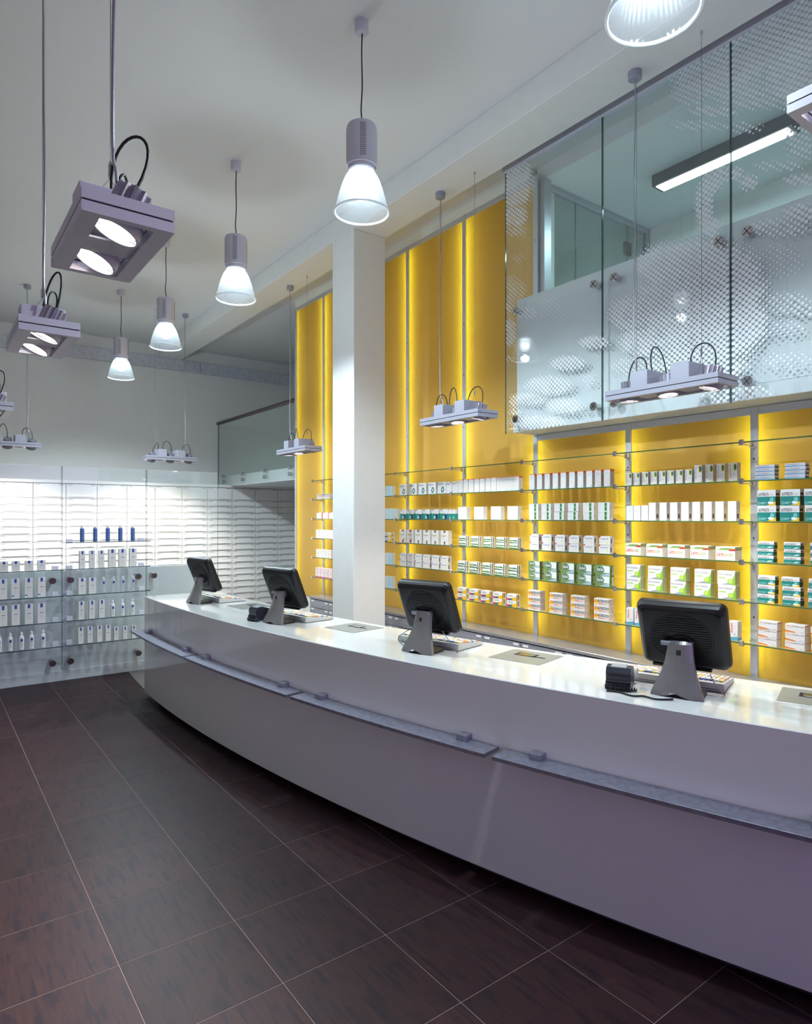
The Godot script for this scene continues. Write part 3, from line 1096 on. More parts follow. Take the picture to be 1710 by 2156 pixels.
func make_spot_meshes() -> void:
	# lamp head: local -y is where it shines
	var st := begin()
	lathe(st, [Vector2(0.056, -0.030), Vector2(0.062, -0.030), Vector2(0.062, 0.004), Vector2(0.056, 0.004), Vector2(0.056, -0.030)], 32)
	spot_meshes.ring = st.commit()
	st = begin()
	lathe(st, [Vector2(0.055, -0.026), Vector2(0.050, 0.0), Vector2(0.036, 0.026), Vector2(0.026, 0.034), Vector2(0.0, 0.035)], 32)
	spot_meshes.bowl = st.commit()
	st = begin()
	lathe(st, [Vector2(0.0, -0.020), Vector2(0.0495, -0.018)], 32)
	spot_meshes.lens = st.commit()
	st = begin()
	tube(st, [Vector3(-0.055, -0.028, 0), Vector3(0.055, -0.028, 0)], 0.0016, 6)
	spot_meshes.clip = st.commit()
	st = begin()
	var star := PackedVector2Array()
	for i in 44:
		var r := 0.048 if (i / 2) % 2 == 0 else 0.039
		star.append(Vector2(cos(TAU * i / 44) * r, sin(TAU * i / 44) * r))
	prism(st, star, 0.036, 0.098, Transform3D(Basis(Vector3.RIGHT, -PI / 2), Vector3.ZERO))
	lathe(st, [Vector2(0.028, 0.026), Vector2(0.042, 0.030), Vector2(0.042, 0.037)], 24)
	lathe(st, [Vector2(0.009, 0.098), Vector2(0.009, 0.106), Vector2(0.0, 0.107)], 12)
	spot_meshes.sink = st.commit()


func frame_ring(st: SurfaceTool, w: float, len: float, fw: float, y0: float, y1: float) -> void:
	var o := [Vector2(-w / 2, -len / 2), Vector2(w / 2, -len / 2), Vector2(w / 2, len / 2), Vector2(-w / 2, len / 2)]
	var i := []
	for p in o:
		i.append(Vector2(p.x - signf(p.x) * fw, p.y - signf(p.y) * fw * 0.55))
	for k in 4:
		var j := (k + 1) % 4
		var out := Vector3(o[k].x + o[j].x, 0, o[k].y + o[j].y)
		quad(st, Vector3(o[k].x, y0, o[k].y), Vector3(o[j].x, y0, o[j].y), Vector3(o[j].x, y1, o[j].y), Vector3(o[k].x, y1, o[k].y), out)
		quad(st, Vector3(i[k].x, y0, i[k].y), Vector3(i[j].x, y0, i[j].y), Vector3(i[j].x, y1, i[j].y), Vector3(i[k].x, y1, i[k].y), -out)
		for y in [[y0, -1.0], [y1, 1.0]]:
			quad(st, Vector3(o[k].x, y[0], o[k].y), Vector3(o[j].x, y[0], o[j].y), Vector3(i[j].x, y[0], i[j].y), Vector3(i[k].x, y[0], i[k].y), Vector3(0, y[1], 0))


# A hanging frame of n lamps. Its length runs along local z; local +z points to smaller d when turn is 0.
func spot_bar(at: Vector3, turn: float, n: int, ceiling: float, label: String, aims: Array, energy: float, cord_side: int) -> void:
	if spot_meshes.is_empty():
		make_spot_meshes()
	var paint: Material = M.bar_grey if n == 3 else M.lamp_grey
	var rail := 0.034 if n == 3 else 0.046
	var len := 0.745 if n == 3 else 0.46
	var w := 0.225
	var b := thing("spotlight_bar", label, "spotlight", at, turn, "hanging spotlight bars")
	var st := begin()
	frame_ring(st, w, len, rail, 0.0, 0.027)
	obj("lower_frame", st, paint, b)
	st = begin()
	frame_ring(st, w - 0.008, len - 0.008, rail - 0.004, 0.027, 0.032)
	obj("groove", st, M.lamp_groove, b)
	st = begin()
	frame_ring(st, w, len, rail, 0.032, 0.060)
	obj("upper_frame", st, paint, b)
	var spots := [-0.27, 0.0, 0.27] if n == 3 else [-0.125, 0.125]
	var gaps := [-0.135, 0.135] if n == 3 else [0.0]
	for z in gaps:
		st = begin()
		box(st, Vector3(0, 0.012, z), Vector3(w - rail * 2 - 0.002, 0.006, 0.105), 0.001)
		obj("cover_plate", st, paint, b)
		st = begin()
		box(st, Vector3(0, 0.108, z), Vector3(0.20 if n == 3 else 0.17, 0.096, 0.118 if n == 3 else 0.10), 0.002)
		obj("gear_box", st, paint, b)
	for k in n:
		var head := put("lamp_head", spot_meshes.ring, paint, b, Vector3(0, 0.022 if n == 3 else 0.034, spots[k]))
		var aim: Vector3 = aims[k].normalized()
		var up := -aim
		var xx := up.cross(Vector3.BACK if absf(up.z) < 0.9 else Vector3.RIGHT).normalized()
		head.basis = Basis(xx, up, xx.cross(up))
		put("reflector", spot_meshes.bowl, M.sink_metal, head)
		put("lens", spot_meshes.lens, M.spot_glow, head)
		put("retaining_clip", spot_meshes.clip, paint, head)
		put("heat_sink", spot_meshes.sink, M.sink_metal, head)
		var l := SpotLight3D.new()
		l.spot_range = 20.0
		l.spot_attenuation = 2.0
		l.spot_angle = 48.0
		l.spot_angle_attenuation = 0.7
		l.light_size = 0.045
		l.rotation.x = -PI / 2
		add_light(l, "lamp_light", head, Vector3(0, -0.032, 0), Color(1.0, 0.97, 0.93), energy)
		# black flex from the gear box to the heat sink
		var g: float = gaps[mini(k, gaps.size() - 1)] if n == 3 else 0.0
		if n == 3 and k == 1:
			g = gaps[0]
		var from := Vector3(0.03 - 0.03 * k, 0.154, g + (0.03 if spots[k] > g else -0.03))
		var to: Vector3 = head.position + up * 0.104
		var reach := 0.16 + 0.05 * (k % 2)
		st = begin()
		tube(st, bezier(from, from + Vector3(rng.randf_range(-0.03, 0.03), reach, rng.randf_range(-0.03, 0.03)), to + up * reach + Vector3(rng.randf_range(-0.03, 0.03), 0.02, 0), to), 0.0042, 8)
		obj("flex", st, M.black_rubber, b)
	# suspension
	var rise := ceiling - at.y
	var hang := 0.215 if n == 3 else 0.02
	var sides := [-1, 1] if n == 3 else [1]
	for s in sides:
		var z: float = s * hang
		st = begin()
		tube(st, [Vector3(0, 0.235, z), Vector3(0, rise - 0.015, z)], 0.0013 if n == 3 else 0.0011, 5)
		tube(st, [Vector3(-0.09, 0.058, z + 0.03), Vector3(0, 0.20, z), Vector3(0.09, 0.058, z - 0.03)], 0.0011, 5)
		obj("suspension_wire", st, M.wire, b)
		st = begin()
		lathe(st, [Vector2(0.003, 0.195), Vector2(0.006, 0.20), Vector2(0.006, 0.235), Vector2(0.003, 0.245)], 10, Transform3D(Basis.IDENTITY, Vector3(0, 0, z)))
		obj("wire_gripper", st, M.chrome, b)
		st = begin()
		lathe(st, [Vector2(0.0, rise - 0.022), Vector2(0.008, rise - 0.02), Vector2(0.008, rise)], 10, Transform3D(Basis.IDENTITY, Vector3(0, 0, z)))
		obj("ceiling_fixing", st, M.chrome, b)
	var cz := -hang - 0.012 if n == 3 else 0.045
	if cord_side < 0 and n == 3:
		cz = -cz
	var pts := [Vector3(0.0, 0.155, cz + 0.05), Vector3(0.0, 0.20, cz + 0.035), Vector3(0.0, 0.27, cz)]
	var steps := 7
	for i in range(1, steps):
		pts.append(Vector3(rng.randf_range(-0.006, 0.006), lerpf(0.27, rise - 0.045, float(i) / steps), cz + rng.randf_range(-0.008, 0.008)))
	pts.append(Vector3(0, rise - 0.045, cz))
	st = begin()
	tube(st, smooth(pts, 4), 0.0040 if n == 3 else 0.0048, 7)
	obj("power_cord", st, M.clear_cord, b)
	st = begin()
	lathe(st, [Vector2(0.0, rise - 0.05), Vector2(0.038, rise - 0.05), Vector2(0.043, rise - 0.044), Vector2(0.043, rise)], 24, Transform3D(Basis.IDENTITY, Vector3(0, 0, cz)))
	obj("ceiling_canopy", st, paint, b)


# ---------------------------------------------------------------- tills on the counter
func build_stations() -> void:
	var angles := [1.12, 6.17, 11.22, 16.20]
	var place := ["farthest along the counter", "second from the far end", "just right of the white column", "nearest, at the photo's right"]
	var turns := [0.16, 0.10, 0.06, 0.0]
	for k in 4:
		var a: float = angles[k]
		monitor(a, turns[k], place[k])
		keyboard(a, k, place[k])
	terminal(arc(16.87, 5.40, 1.0), deg_to_rad(5.4), "dark blue card terminal half hidden behind the second monitor")
	terminal(arc(16.87, 15.32, 1.0), deg_to_rad(15.6) + 0.2, "dark blue card terminal beside the nearest monitor")
	loose_cable("tangle of thin black cables beside the nearest monitor stand", [arc(16.985, 15.25, 1.0045), arc(16.975, 15.42, 1.0045), arc(17.0, 15.66, 1.0045), arc(16.975, 15.80, 1.0045), arc(16.99, 16.0, 1.0045), arc(16.95, 16.2, 1.0045)], M.black_rubber, 0.0042)
	loose_cable("thin black cable standing out behind the monitor by the column", [arc(16.86, 10.86, 1.004), arc(16.88, 10.68, 1.06), arc(16.84, 10.75, 1.10), arc(16.79, 10.9, 1.13)], M.black_rubber, 0.0018)
	loose_cable("pale grey cable from the monitor by the column to its keyboard", [arc(16.80, 11.62, 1.13), arc(16.77, 11.72, 1.07), arc(16.735, 11.82, 1.004), arc(16.722, 11.80, 1.004)], M.grey_cord, 0.0022)
	loose_cable("pale grey cable from the nearest monitor to its keyboard", [arc(16.80, 16.60, 1.10), arc(16.77, 16.68, 1.04), arc(16.737, 16.76, 1.004), arc(16.724, 16.74, 1.004)], M.grey_cord, 0.0022)
	loose_cable("small heap of black cable beside the second monitor stand", [arc(16.93, 5.66, 1.004), arc(16.95, 5.68, 1.02), arc(16.955, 5.76, 1.006), arc(16.94, 5.70, 1.03), arc(16.935, 5.78, 1.005)], M.black_rubber, 0.0035)


func loose_cable(label: String, pts: Array, m: Material, r: float) -> void:
	var st := begin()
	var c: Vector3 = pts[0]
	var local := []
	for p in pts:
		local.append(p - c)
	tube(st, smooth(local, 8), r, 7)
	var o := obj("cable", st, m)
	o.position = c
	tag(o, label, "cable", "loose cables on the counter")


func monitor(a: float, extra: float, place: String) -> void:
	var t := thing("till_monitor", "black till monitor on a flared grey stand, %s" % place, "monitor", arc(16.845, a, 1.002), deg_to_rad(a) + extra, "till monitors on the counter")
	# stand: a flared shell that rises on the customers' side, and a base plate
	var sec := [[-0.070, 0.0, 0.112], [-0.066, 0.018, 0.107], [-0.052, 0.055, 0.092], [-0.036, 0.10, 0.074], [-0.022, 0.15, 0.061], [-0.012, 0.195, 0.055], [-0.006, 0.225, 0.052], [0.008, 0.238, 0.050]]
	var st := begin()
	for k in sec.size() - 1:
		var p: Array = sec[k]
		var q: Array = sec[k + 1]
		for i in 8:
			var u0 := -1.0 + i * 0.25
			var u1 := u0 + 0.25
			# shell bows a little outwards in the middle
			var pts := []
			for e in [[p, u0], [p, u1], [q, u1], [q, u0]]:
				var r: Array = e[0]
				var u: float = e[1]
				var y: float = r[1]
				if k == 0 and e[0] == p:
					y = 0.0 + 0.018 * clampf(1.0 - absf(u) * 2.2, 0.0, 1.0)
				pts.append(Vector3(r[0] + 0.016 * u * u, y, r[2] * u))
			quad(st, pts[0], pts[1], pts[2], pts[3], Vector3.LEFT)
			var inn := []
			for v in pts:
				inn.append(v + Vector3(0.022, -0.002, 0))
			quad(st, inn[0], inn[1], inn[2], inn[3], Vector3.RIGHT)
		for s in [-1.0, 1.0]:
			var a0 := Vector3(p[0] + 0.016, p[1], p[2] * s)
			var a1 := Vector3(q[0] + 0.016, q[1], q[2] * s)
			quad(st, a0, a1, a1 + Vector3(0.022, -0.002, 0), a0 + Vector3(0.022, -0.002, 0), Vector3(0, 0, s))
	obj("stand_shell", st, M.stand_grey, t)
	st = begin()
	var foot := PackedVector2Array()
	for i in 13:
		var an := -PI / 2 + PI * i / 12
		foot.append(Vector2(0.075 + 0.055 * cos(an), 0.098 * sin(an)))
	foot.append(Vector2(-0.045, 0.107))
	foot.append(Vector2(-0.045, -0.107))
	prism(st, foot, 0.0, 0.013, Transform3D(Basis(Vector3.RIGHT, -PI / 2), Vector3.ZERO))
	# inner web of the stand, curving up to the hinge
	for k in sec.size() - 1:
		var p: Array = sec[k]
		var q: Array = sec[k + 1]
		quad(st, Vector3(p[0] + 0.040, p[1], -p[2] * 0.9), Vector3(p[0] + 0.040, p[1], p[2] * 0.9), Vector3(q[0] + 0.034, q[1], q[2] * 0.9), Vector3(q[0] + 0.034, q[1], -q[2] * 0.9), Vector3.RIGHT)
	box(st, Vector3(0.03, 0.205, 0), Vector3(0.06, 0.045, 0.075), 0.01)
	obj("base", st, M.stand_dark, t)
	st = begin()
	box(st, Vector3(-0.0145, 0.19, 0.0), Vector3(0.002, 0.022, 0.019), 0.0006, Basis(Vector3.BACK, -0.2))
	obj("badge", st, M.stand_dark, t)
	st = begin()
	lathe(st, [Vector2(0.0, -0.085), Vector2(0.012, -0.083), Vector2(0.013, 0.05)], 14, Transform3D(Basis(Vector3.RIGHT, PI / 2), Vector3(0.018, 0.222, 0)))
	obj("hinge_bar", st, M.terminal_grey, t)
	# head: tilts so that its screen looks up at the staff
	var head := Node3D.new()
	head.name = "head"
	t.add_child(head)
	head.position = Vector3(0.045, 0.222, 0)
	head.rotation.z = 0.40
	var w := 0.385
	var h := 0.325
	st = begin()
	var rings := [[-0.002, 0.84, 0.82], [0.002, 0.90, 0.88], [0.012, 0.955, 0.945], [0.026, 0.99, 0.988], [0.036, 1.0, 1.0], [0.056, 1.0, 1.0], [0.062, 0.975, 0.97]]
	var outline := rounded(w / 2, h / 2, 0.03)
	var n := outline.size()
	for k in rings.size():
		var ra: Array = rings[k]
		for i in n:
			var e0: Vector2 = outline[i]
			var e1: Vector2 = outline[(i + 1) % n]
			var a0 := Vector3(ra[0], e0.y * ra[2], e0.x * ra[1])
			var a1 := Vector3(ra[0], e1.y * ra[2], e1.x * ra[1])
			if k < rings.size() - 1:
				var rb: Array = rings[k + 1]
				quad(st, a0, a1, Vector3(rb[0], e1.y * rb[2], e1.x * rb[1]), Vector3(rb[0], e0.y * rb[2], e0.x * rb[1]), Vector3(-0.3 if k < 4 else 0.0, e0.y + e1.y, e0.x + e1.x))
			if k == 0 or k == rings.size() - 1:
				tri(st, Vector3(ra[0], 0, 0), a0, a1, Vector3(-1 if k == 0 else 1, 0, 0))
	# hub where the hinge meets the back
	lathe(st, [Vector2(0.052, 0.0), Vector2(0.046, 0.010), Vector2(0.0, 0.013)], 24, Transform3D(Basis(Vector3.BACK, PI / 2), Vector3(-0.001, -0.03, 0)))
	var shell := obj("housing", st, M.monitor_black, head)
	shell.position = Vector3(0.0, 0.028, 0)
	# ribbed oval on the back
	st = begin()
	for i in 18:
		var y := -0.10 + i * 0.0118
		var half := 0.130 * sqrt(maxf(0.0, 1.0 - pow(y / 0.112, 2.0)))
		var z0 := 0.056 if absf(y + 0.03) < 0.056 else 0.0
		for s in [-1, 1]:
			if half > z0 + 0.01:
				box(st, Vector3(-0.003, y, s * (half + z0) / 2), Vector3(0.004, 0.005, half - z0), 0.001)
	obj("vent_ribs", st, M.monitor_black, shell).set_meta("kind", "stuff")
	st = begin()
	var oval := []
	for i in 49:
		var an := TAU * i / 48
		oval.append(Vector3(-0.002, 0.118 * sin(an), 0.138 * cos(an)))
	tube(st, oval, 0.0022, 6)
	obj("vent_surround", st, M.monitor_rib, shell)
	st = begin()
	box(st, Vector3(0.0622, 0, 0), Vector3(0.002, h * 0.84, w * 0.86))
	obj("screen_panel", st, M.screen_dark, shell)
	st = begin()
	box(st, Vector3(0.034, -h / 2 - 0.006, -0.02), Vector3(0.04, 0.016, 0.26), 0.003)
	obj("port_cover", st, M.monitor_black, shell)


func rounded(hw: float, hh: float, r: float) -> Array:
	var out := []
	for c in [[1, 1, 0.0], [-1, 1, PI / 2], [-1, -1, PI], [1, -1, PI * 1.5]]:
		for i in 7:
			var a: float = c[2] + PI / 2 * i / 6
			out.append(Vector2(c[0] * (hw - r) + r * cos(a), c[1] * (hh - r) + r * sin(a)))
	return out


var keyboard_meshes := {}

func keyboard(a: float, k: int, place: String) -> void:
	if keyboard_meshes.is_empty():
		var st := begin()
		# wedge: high edge on the customers' side
		prism(st, PackedVector2Array([Vector2(0.0, 0.004), Vector2(0.0, 0.040), Vector2(0.012, 0.044), Vector2(0.235, 0.022), Vector2(0.262, 0.014), Vector2(0.262, 0.004)]), -0.315, 0.155)
		keyboard_meshes.case = st.commit()
		st = begin()
		var colors := [Color(0.72, 0.72, 0.70), Color(0.72, 0.72, 0.70), Color(0.72, 0.72, 0.70), Color(0.82, 0.60, 0.12), Color(0.13, 0.20, 0.45), Color(0.35, 0.35, 0.37), Color(0.75, 0.30, 0.10)]
		var r := RandomNumberGenerator.new()
		r.seed = 4
		var tilt := Basis(Vector3.BACK, -0.099)
		for i in 9:
			for j in 22:
				var c: Color = colors[r.randi() % 7] if i > 1 else colors[[0, 0, 3, 4][r.randi() % 4]]
				st.set_color(c)
				box(st, Vector3(0.030 + i * 0.0225, 0.0462 - i * 0.00223, -0.300 + j * 0.0208), Vector3(0.0185, 0.009, 0.0175), 0.002, tilt)
		keyboard_meshes.keys = st.commit()
		st = begin()
		box(st, Vector3(-0.0003, 0.012, -0.08), Vector3(0.002, 0.002, 0.44))
		box(st, Vector3(0.13, 0.002, -0.08), Vector3(0.24, 0.004, 0.45))
		keyboard_meshes.seam = st.commit()
	var t := thing("till_keyboard", "pale grey till keyboard with coloured keys, behind the monitor %s" % place, "keyboard", arc(16.70, a, 1.0), deg_to_rad(a) + 0.01 * k, "till keyboards on the counter")
	put("case", keyboard_meshes.case, M.keyboard_white, t)
	put("keys", keyboard_meshes.keys, M.key_caps, t).set_meta("kind", "stuff")
	put("seam", keyboard_meshes.seam, M.fascia_dark, t)


func terminal(at: Vector3, turn: float, label: String) -> void:
	var t := thing("card_terminal", label, "card terminal", at, turn, "card terminals on the counter")
	var st := begin()
	prism(st, PackedVector2Array([Vector2(-0.065, 0.0), Vector2(-0.065, 0.03), Vector2(-0.056, 0.042), Vector2(-0.06, 0.078), Vector2(-0.045, 0.100), Vector2(0.0, 0.106), Vector2(0.06, 0.088), Vector2(0.07, 0.045), Vector2(0.075, 0.0)]), -0.055, 0.055)
	obj("body", st, M.terminal_blue, t)
	st = begin()
	box(st, Vector3(-0.0585, 0.066, 0), Vector3(0.006, 0.003, 0.085))
	box(st, Vector3(-0.062, 0.036, 0), Vector3(0.010, 0.003, 0.112))
	obj("card_slot", st, M.gap_dark, t)
	st = begin()
	box(st, Vector3(-0.018, 0.104, 0.0), Vector3(0.055, 0.006, 0.07), 0.003, Basis(Vector3.BACK, 0.12))
	obj("paper_cover", st, M.terminal_grey, t)
	st = begin()
	lathe(st, [Vector2(0.0, -0.03), Vector2(0.035, -0.026), Vector2(0.042, 0.0), Vector2(0.035, 0.026), Vector2(0.0, 0.03)], 18, Transform3D(Basis(Vector3.RIGHT, PI / 2) * Basis.from_scale(Vector3(1.0, 1.0, 0.7)), Vector3(0.105, 0.05, 0.04)))
	obj("paper_roll", st, M.tag_white, t)
	st = begin()
	var coil := []
	for i in 110:
		var u := i / 109.0
		var a := u * 14.0 * TAU
		coil.append(Vector3(-0.085 + 0.009 * cos(a), 0.011 + 0.009 * sin(a), -0.06 + 0.14 * u))
	for i in coil.size():
		var u := i / 109.0
		coil[i].x += 0.03 * pow(absf(u - 0.5) * 2.0, 2.0)
	tube(st, coil, 0.0028, 5)
	obj("coiled_cord", st, M.black_rubber, t)


# ---------------------------------------------------------------- printed packs
var glyphs := {}

func text_triangles(text: String, serif: bool, bold: bool) -> Array:
	var key := "%s|%s|%s" % [text, serif, bold]
	if not glyphs.has(key):
		var font := SystemFont.new()
		font.font_names = PackedStringArray(["Droid Serif" if serif else "Droid Sans"])
		font.font_weight = 700 if bold else 400
		var tm := TextMesh.new()
		tm.font = font
		tm.text = text
		tm.font_size = 32
		tm.pixel_size = 0.01
		tm.depth = 0.01
		tm.curve_step = 2.0
		var tris := []
		var lo := Vector2(1e9, 1e9)
		var hi := Vector2(-1e9, -1e9)
		for s in tm.get_surface_count():
			var arr := tm.surface_get_arrays(s)
			var v: PackedVector3Array = arr[Mesh.ARRAY_VERTEX]
			var n: PackedVector3Array = arr[Mesh.ARRAY_NORMAL]
			var idx = arr[Mesh.ARRAY_INDEX]
			var order := PackedInt32Array(range(v.size())) if idx == null or idx.size() == 0 else PackedInt32Array(idx)
			for k in range(0, order.size(), 3):
				if n[order[k]].z < 0.5:
					continue
				var t := []
				for j in 3:
					var p := v[order[k + j]]
					t.append(Vector2(p.x, -p.y))
					lo = lo.min(t[j])
					hi = hi.max(t[j])
				tris.append(t)
		glyphs[key] = [tris, lo, hi]
	return glyphs[key]


# text fitted into a rectangle (x, y, w, h) of the image
func write(im: Image, text: String, r: Rect2, c: Color, serif := false, bold := true, upright := false) -> void:
	var g := text_triangles(text, serif, bold)
	var lo: Vector2 = g[1]
	var hi: Vector2 = g[2]
	if hi.x <= lo.x:
		return
	for t in g[0]:
		var q := []
		for p in t:
			var u: Vector2 = (p - lo) / (hi - lo)
			q.append(r.position + Vector2(u.y, 1.0 - u.x) * r.size if upright else r.position + u * r.size)
		var x0 := maxi(0, int(floor(minf(q[0].x, minf(q[1].x, q[2].x)))))
		var x1 := mini(im.get_width() - 1, int(ceil(maxf(q[0].x, maxf(q[1].x, q[2].x)))))
		var y0 := maxi(0, int(floor(minf(q[0].y, minf(q[1].y, q[2].y)))))
		var y1 := mini(im.get_height() - 1, int(ceil(maxf(q[0].y, maxf(q[1].y, q[2].y)))))
		var area: float = (q[1] - q[0]).cross(q[2] - q[0])
		if absf(area) < 1e-6:
			continue
		for y in range(y0, y1 + 1):
			for x in range(x0, x1 + 1):
				var p := Vector2(x + 0.5, y + 0.5)
				var a: float = (q[1] - q[0]).cross(p - q[0]) / area
				var b: float = (q[2] - q[1]).cross(p - q[1]) / area
				var d: float = (q[0] - q[2]).cross(p - q[2]) / area
				if a >= -0.02 and b >= -0.02 and d >= -0.02:
					im.set_pixel(x, y, c)


func fill(im: Image, x: int, y: int, w: int, h: int, c: Color) -> void:
	im.fill_rect(Rect2i(x, y, w, h), c)


func blot(im: Image, cx: float, cy: float, rx: float, ry: float, c: Color, ring := 0.0) -> void:
	for y in range(maxi(0, int(cy - ry)), mini(im.get_height(), int(cy + ry) + 1)):
		for x in range(maxi(0, int(cx - rx)), mini(192, int(cx + rx) + 1)):
			var q := Vector2((x - cx) / rx, (y - cy) / ry).length()
			if q <= 1.0 and q >= ring:
				im.set_pixel(x, y, c)


func lines(im: Image, x: int, y: int, w: int, n: int, gap: int, c: Color) -> void:
	for k in n:
		fill(im, x, y + k * gap, int(w * (0.75 + 0.25 * float((k * 7) % 4) / 3.0)), 2, c)


# wedge: fills below (or above) a sloping line within the front
func slope(im: Image, x0: int, y0: int, x1: int, y1: int, c: Color, above := false) -> void:
	for x in range(mini(x0, x1), maxi(x0, x1)):
		var y := int(lerpf(y0, y1, float(x - x0) / float(x1 - x0)))
		if above:
			fill(im, x, 0, 1, y, c)
		else:
			fill(im, x, y, 1, 144 - y, c)


# Pack print: the front is the left 192 x 144 pixels, the side the next 60 columns, the last 4 columns are the plain board.
func print_for(key: String) -> Image:
	var white := Color(0.88, 0.87, 0.855)
	var im := Image.create(256, 144, false, Image.FORMAT_RGB8)
	im.fill(white)
	var grey := Color(0.60, 0.60, 0.62)
	var ink := Color(0.13, 0.12, 0.14)
	var teal := Color(0.10, 0.50, 0.47)
	var red := Color(0.80, 0.12, 0.12)
	var green := Color(0.20, 0.50, 0.22)
	match key:
		"thoma", "blues":
			fill(im, 0, 96, 192, 34, Color(0.20, 0.52, 0.78))
			slope(im, 0, 150, 192, 100, Color(0.55, 0.75, 0.90))
			fill(im, 0, 130, 192, 14, white)
			write(im, "Thomapyrin", Rect2(14, 28, 120, 46), Color(0.20, 0.26, 0.45))
			fill(im, 192, 0, 60, 144, Color(0.72, 0.74, 0.78))
			fill(im, 200, 70, 44, 60, Color(0.13, 0.14, 0.22))
			if key == "blues":
				im.fill_rect(Rect2i(0, 0, 192, 144), white)
				fill(im, 110, 0, 70, 144, Color(0.66, 0.84, 0.92))
				lines(im, 10, 50, 90, 3, 26, grey)
				fill(im, 192, 0, 60, 144, Color(0.85, 0.87, 0.88))
		"aspc", "aspc2", "asp":
			fill(im, 0, 62, 192, 82, teal)
			write(im, "ASPIRIN", Rect2(8, 26, 112 if key != "asp" else 130, 30), ink, true)
			if key != "asp":
				write(im, "PLUS C", Rect2(124, 36, 52, 18), Color(0.45, 0.45, 0.47), true, false)
				slope(im, 100, 144, 192, 106, Color(0.88, 0.72, 0.14))
				blot(im, 140, 118, 30, 14, Color(0.92, 0.93, 0.92))
				blot(im, 150, 90, 20, 22, Color(0.45, 0.72, 0.70))
			else:
				blot(im, 150, 112, 26, 10, Color(0.90, 0.92, 0.92))
				blot(im, 122, 124, 20, 8, Color(0.80, 0.86, 0.86))
			blot(im, 20, 122, 12, 12, Color(0.75, 0.88, 0.86), 0.72)
			fill(im, 38, 114, 60, 4, Color(0.75, 0.88, 0.86))
			fill(im, 38, 124, 44, 4, Color(0.75, 0.88, 0.86))
			fill(im, 192, 0, 60, 62, Color(0.78, 0.77, 0.75))
			fill(im, 192, 62, 60, 82, Color(0.09, 0.30, 0.26))
			fill(im, 198, 30, 40, 20, ink)
		"ass":
			write(im, "A S S", Rect2(10, 18, 46, 30), Color(0.85, 0.38, 0.14))
			write(im, "ratiopharm 500", Rect2(62, 22, 120, 26), Color(0.22, 0.20, 0.30))
			lines(im, 12, 60, 70, 2, 10, grey)
			slope(im, 0, 104, 100, 130, Color(0.88, 0.42, 0.12))
			slope(im, 0, 128, 120, 143, Color(0.95, 0.70, 0.42))
			fill(im, 150, 118, 30, 6, grey)
			fill(im, 192, 0, 60, 144, Color(0.90, 0.86, 0.82))
			fill(im, 198, 20, 46, 12, Color(0.85, 0.45, 0.2))
		"bron", "brontall":
			write(im, "Bronchicum", Rect2(14, 16, 34, 96), Color(0.42, 0.45, 0.44), false, true, true)
			fill(im, 104, 10, 70, 52, Color(0.90, 0.78, 0.14))
			blot(im, 150, 34, 30, 24, Color(0.16, 0.44, 0.28))
			lines(im, 70, 84, 90, 2, 12, grey)
			fill(im, 120, 136, 60, 8, Color(0.85, 0.76, 0.2))
			fill(im, 192, 0, 60, 144, Color(0.76, 0.75, 0.73))
			lines(im, 198, 20, 44, 8, 14, Color(0.45, 0.45, 0.46))
		"plain", "plains":
			blot(im, 100, 26, 30, 8, Color(0.80, 0.82, 0.86), 0.8)
			lines(im, 36, 50, 120, 2, 9, Color(0.74, 0.74, 0.78))
			fill(im, 192, 0, 60, 144, Color(0.80, 0.79, 0.77))
			lines(im, 196, 14, 46, 5, 9, Color(0.55, 0.55, 0.55))
			if key == "plain":
				fill(im, 206, 92, 24, 34, Color(0.30, 0.30, 0.31))
		"lemo":
			fill(im, 0, 0, 192, 38, Color(0.86, 0.88, 0.80))
			slope(im, 0, 34, 192, 6, Color(0.50, 0.62, 0.32))
			fill(im, 0, 38, 192, 106, white)
			blot(im, 130, 20, 56, 9, Color(0.42, 0.55, 0.26))
			slope(im, 128, 36, 192, 46, Color(0.80, 0.12, 0.14), true)
			fill(im, 0, 0, 192, 22, Color(0.84, 0.86, 0.78))
			blot(im, 110, 22, 70, 9, Color(0.46, 0.58, 0.30))
			fill(im, 130, 38, 50, 7, red)
			write(im, "Lem", Rect2(10, 62, 66, 42), Color(0.82, 0.16, 0.13))
			write(im, "oc", Rect2(80, 74, 44, 30), Color(0.88, 0.56, 0.16))
			write(im, "in", Rect2(130, 64, 32, 40), Color(0.45, 0.62, 0.24))
			fill(im, 192, 0, 60, 38, Color(0.52, 0.60, 0.38))
			fill(im, 192, 38, 60, 106, Color(0.86, 0.85, 0.80))
		"dolo":
			for x in range(90, 192):
				var y := int(144.0 - pow((x - 90) / 102.0, 2.0) * 130.0)
				fill(im, x, y, 1, 144 - y, Color(0.52, 0.70, 0.20))
			slope(im, 40, 143, 150, 110, Color(0.60, 0.62, 0.66))
			blot(im, 138, 104, 30, 26, Color(0.62, 0.80, 0.25))
			blot(im, 138, 104, 16, 13, Color(0.76, 0.88, 0.42))
			write(im, "Dolo-Dobendan", Rect2(6, 22, 152, 24), Color(0.25, 0.28, 0.30), false, false)
			fill(im, 8, 66, 84, 14, Color(0.62, 0.78, 0.42))
			lines(im, 10, 96, 60, 2, 12, grey)
			fill(im, 192, 0, 60, 144, Color(0.82, 0.82, 0.72))
			fill(im, 206, 10, 14, 124, Color(0.42, 0.44, 0.34))
			fill(im, 232, 0, 20, 144, Color(0.55, 0.68, 0.30))
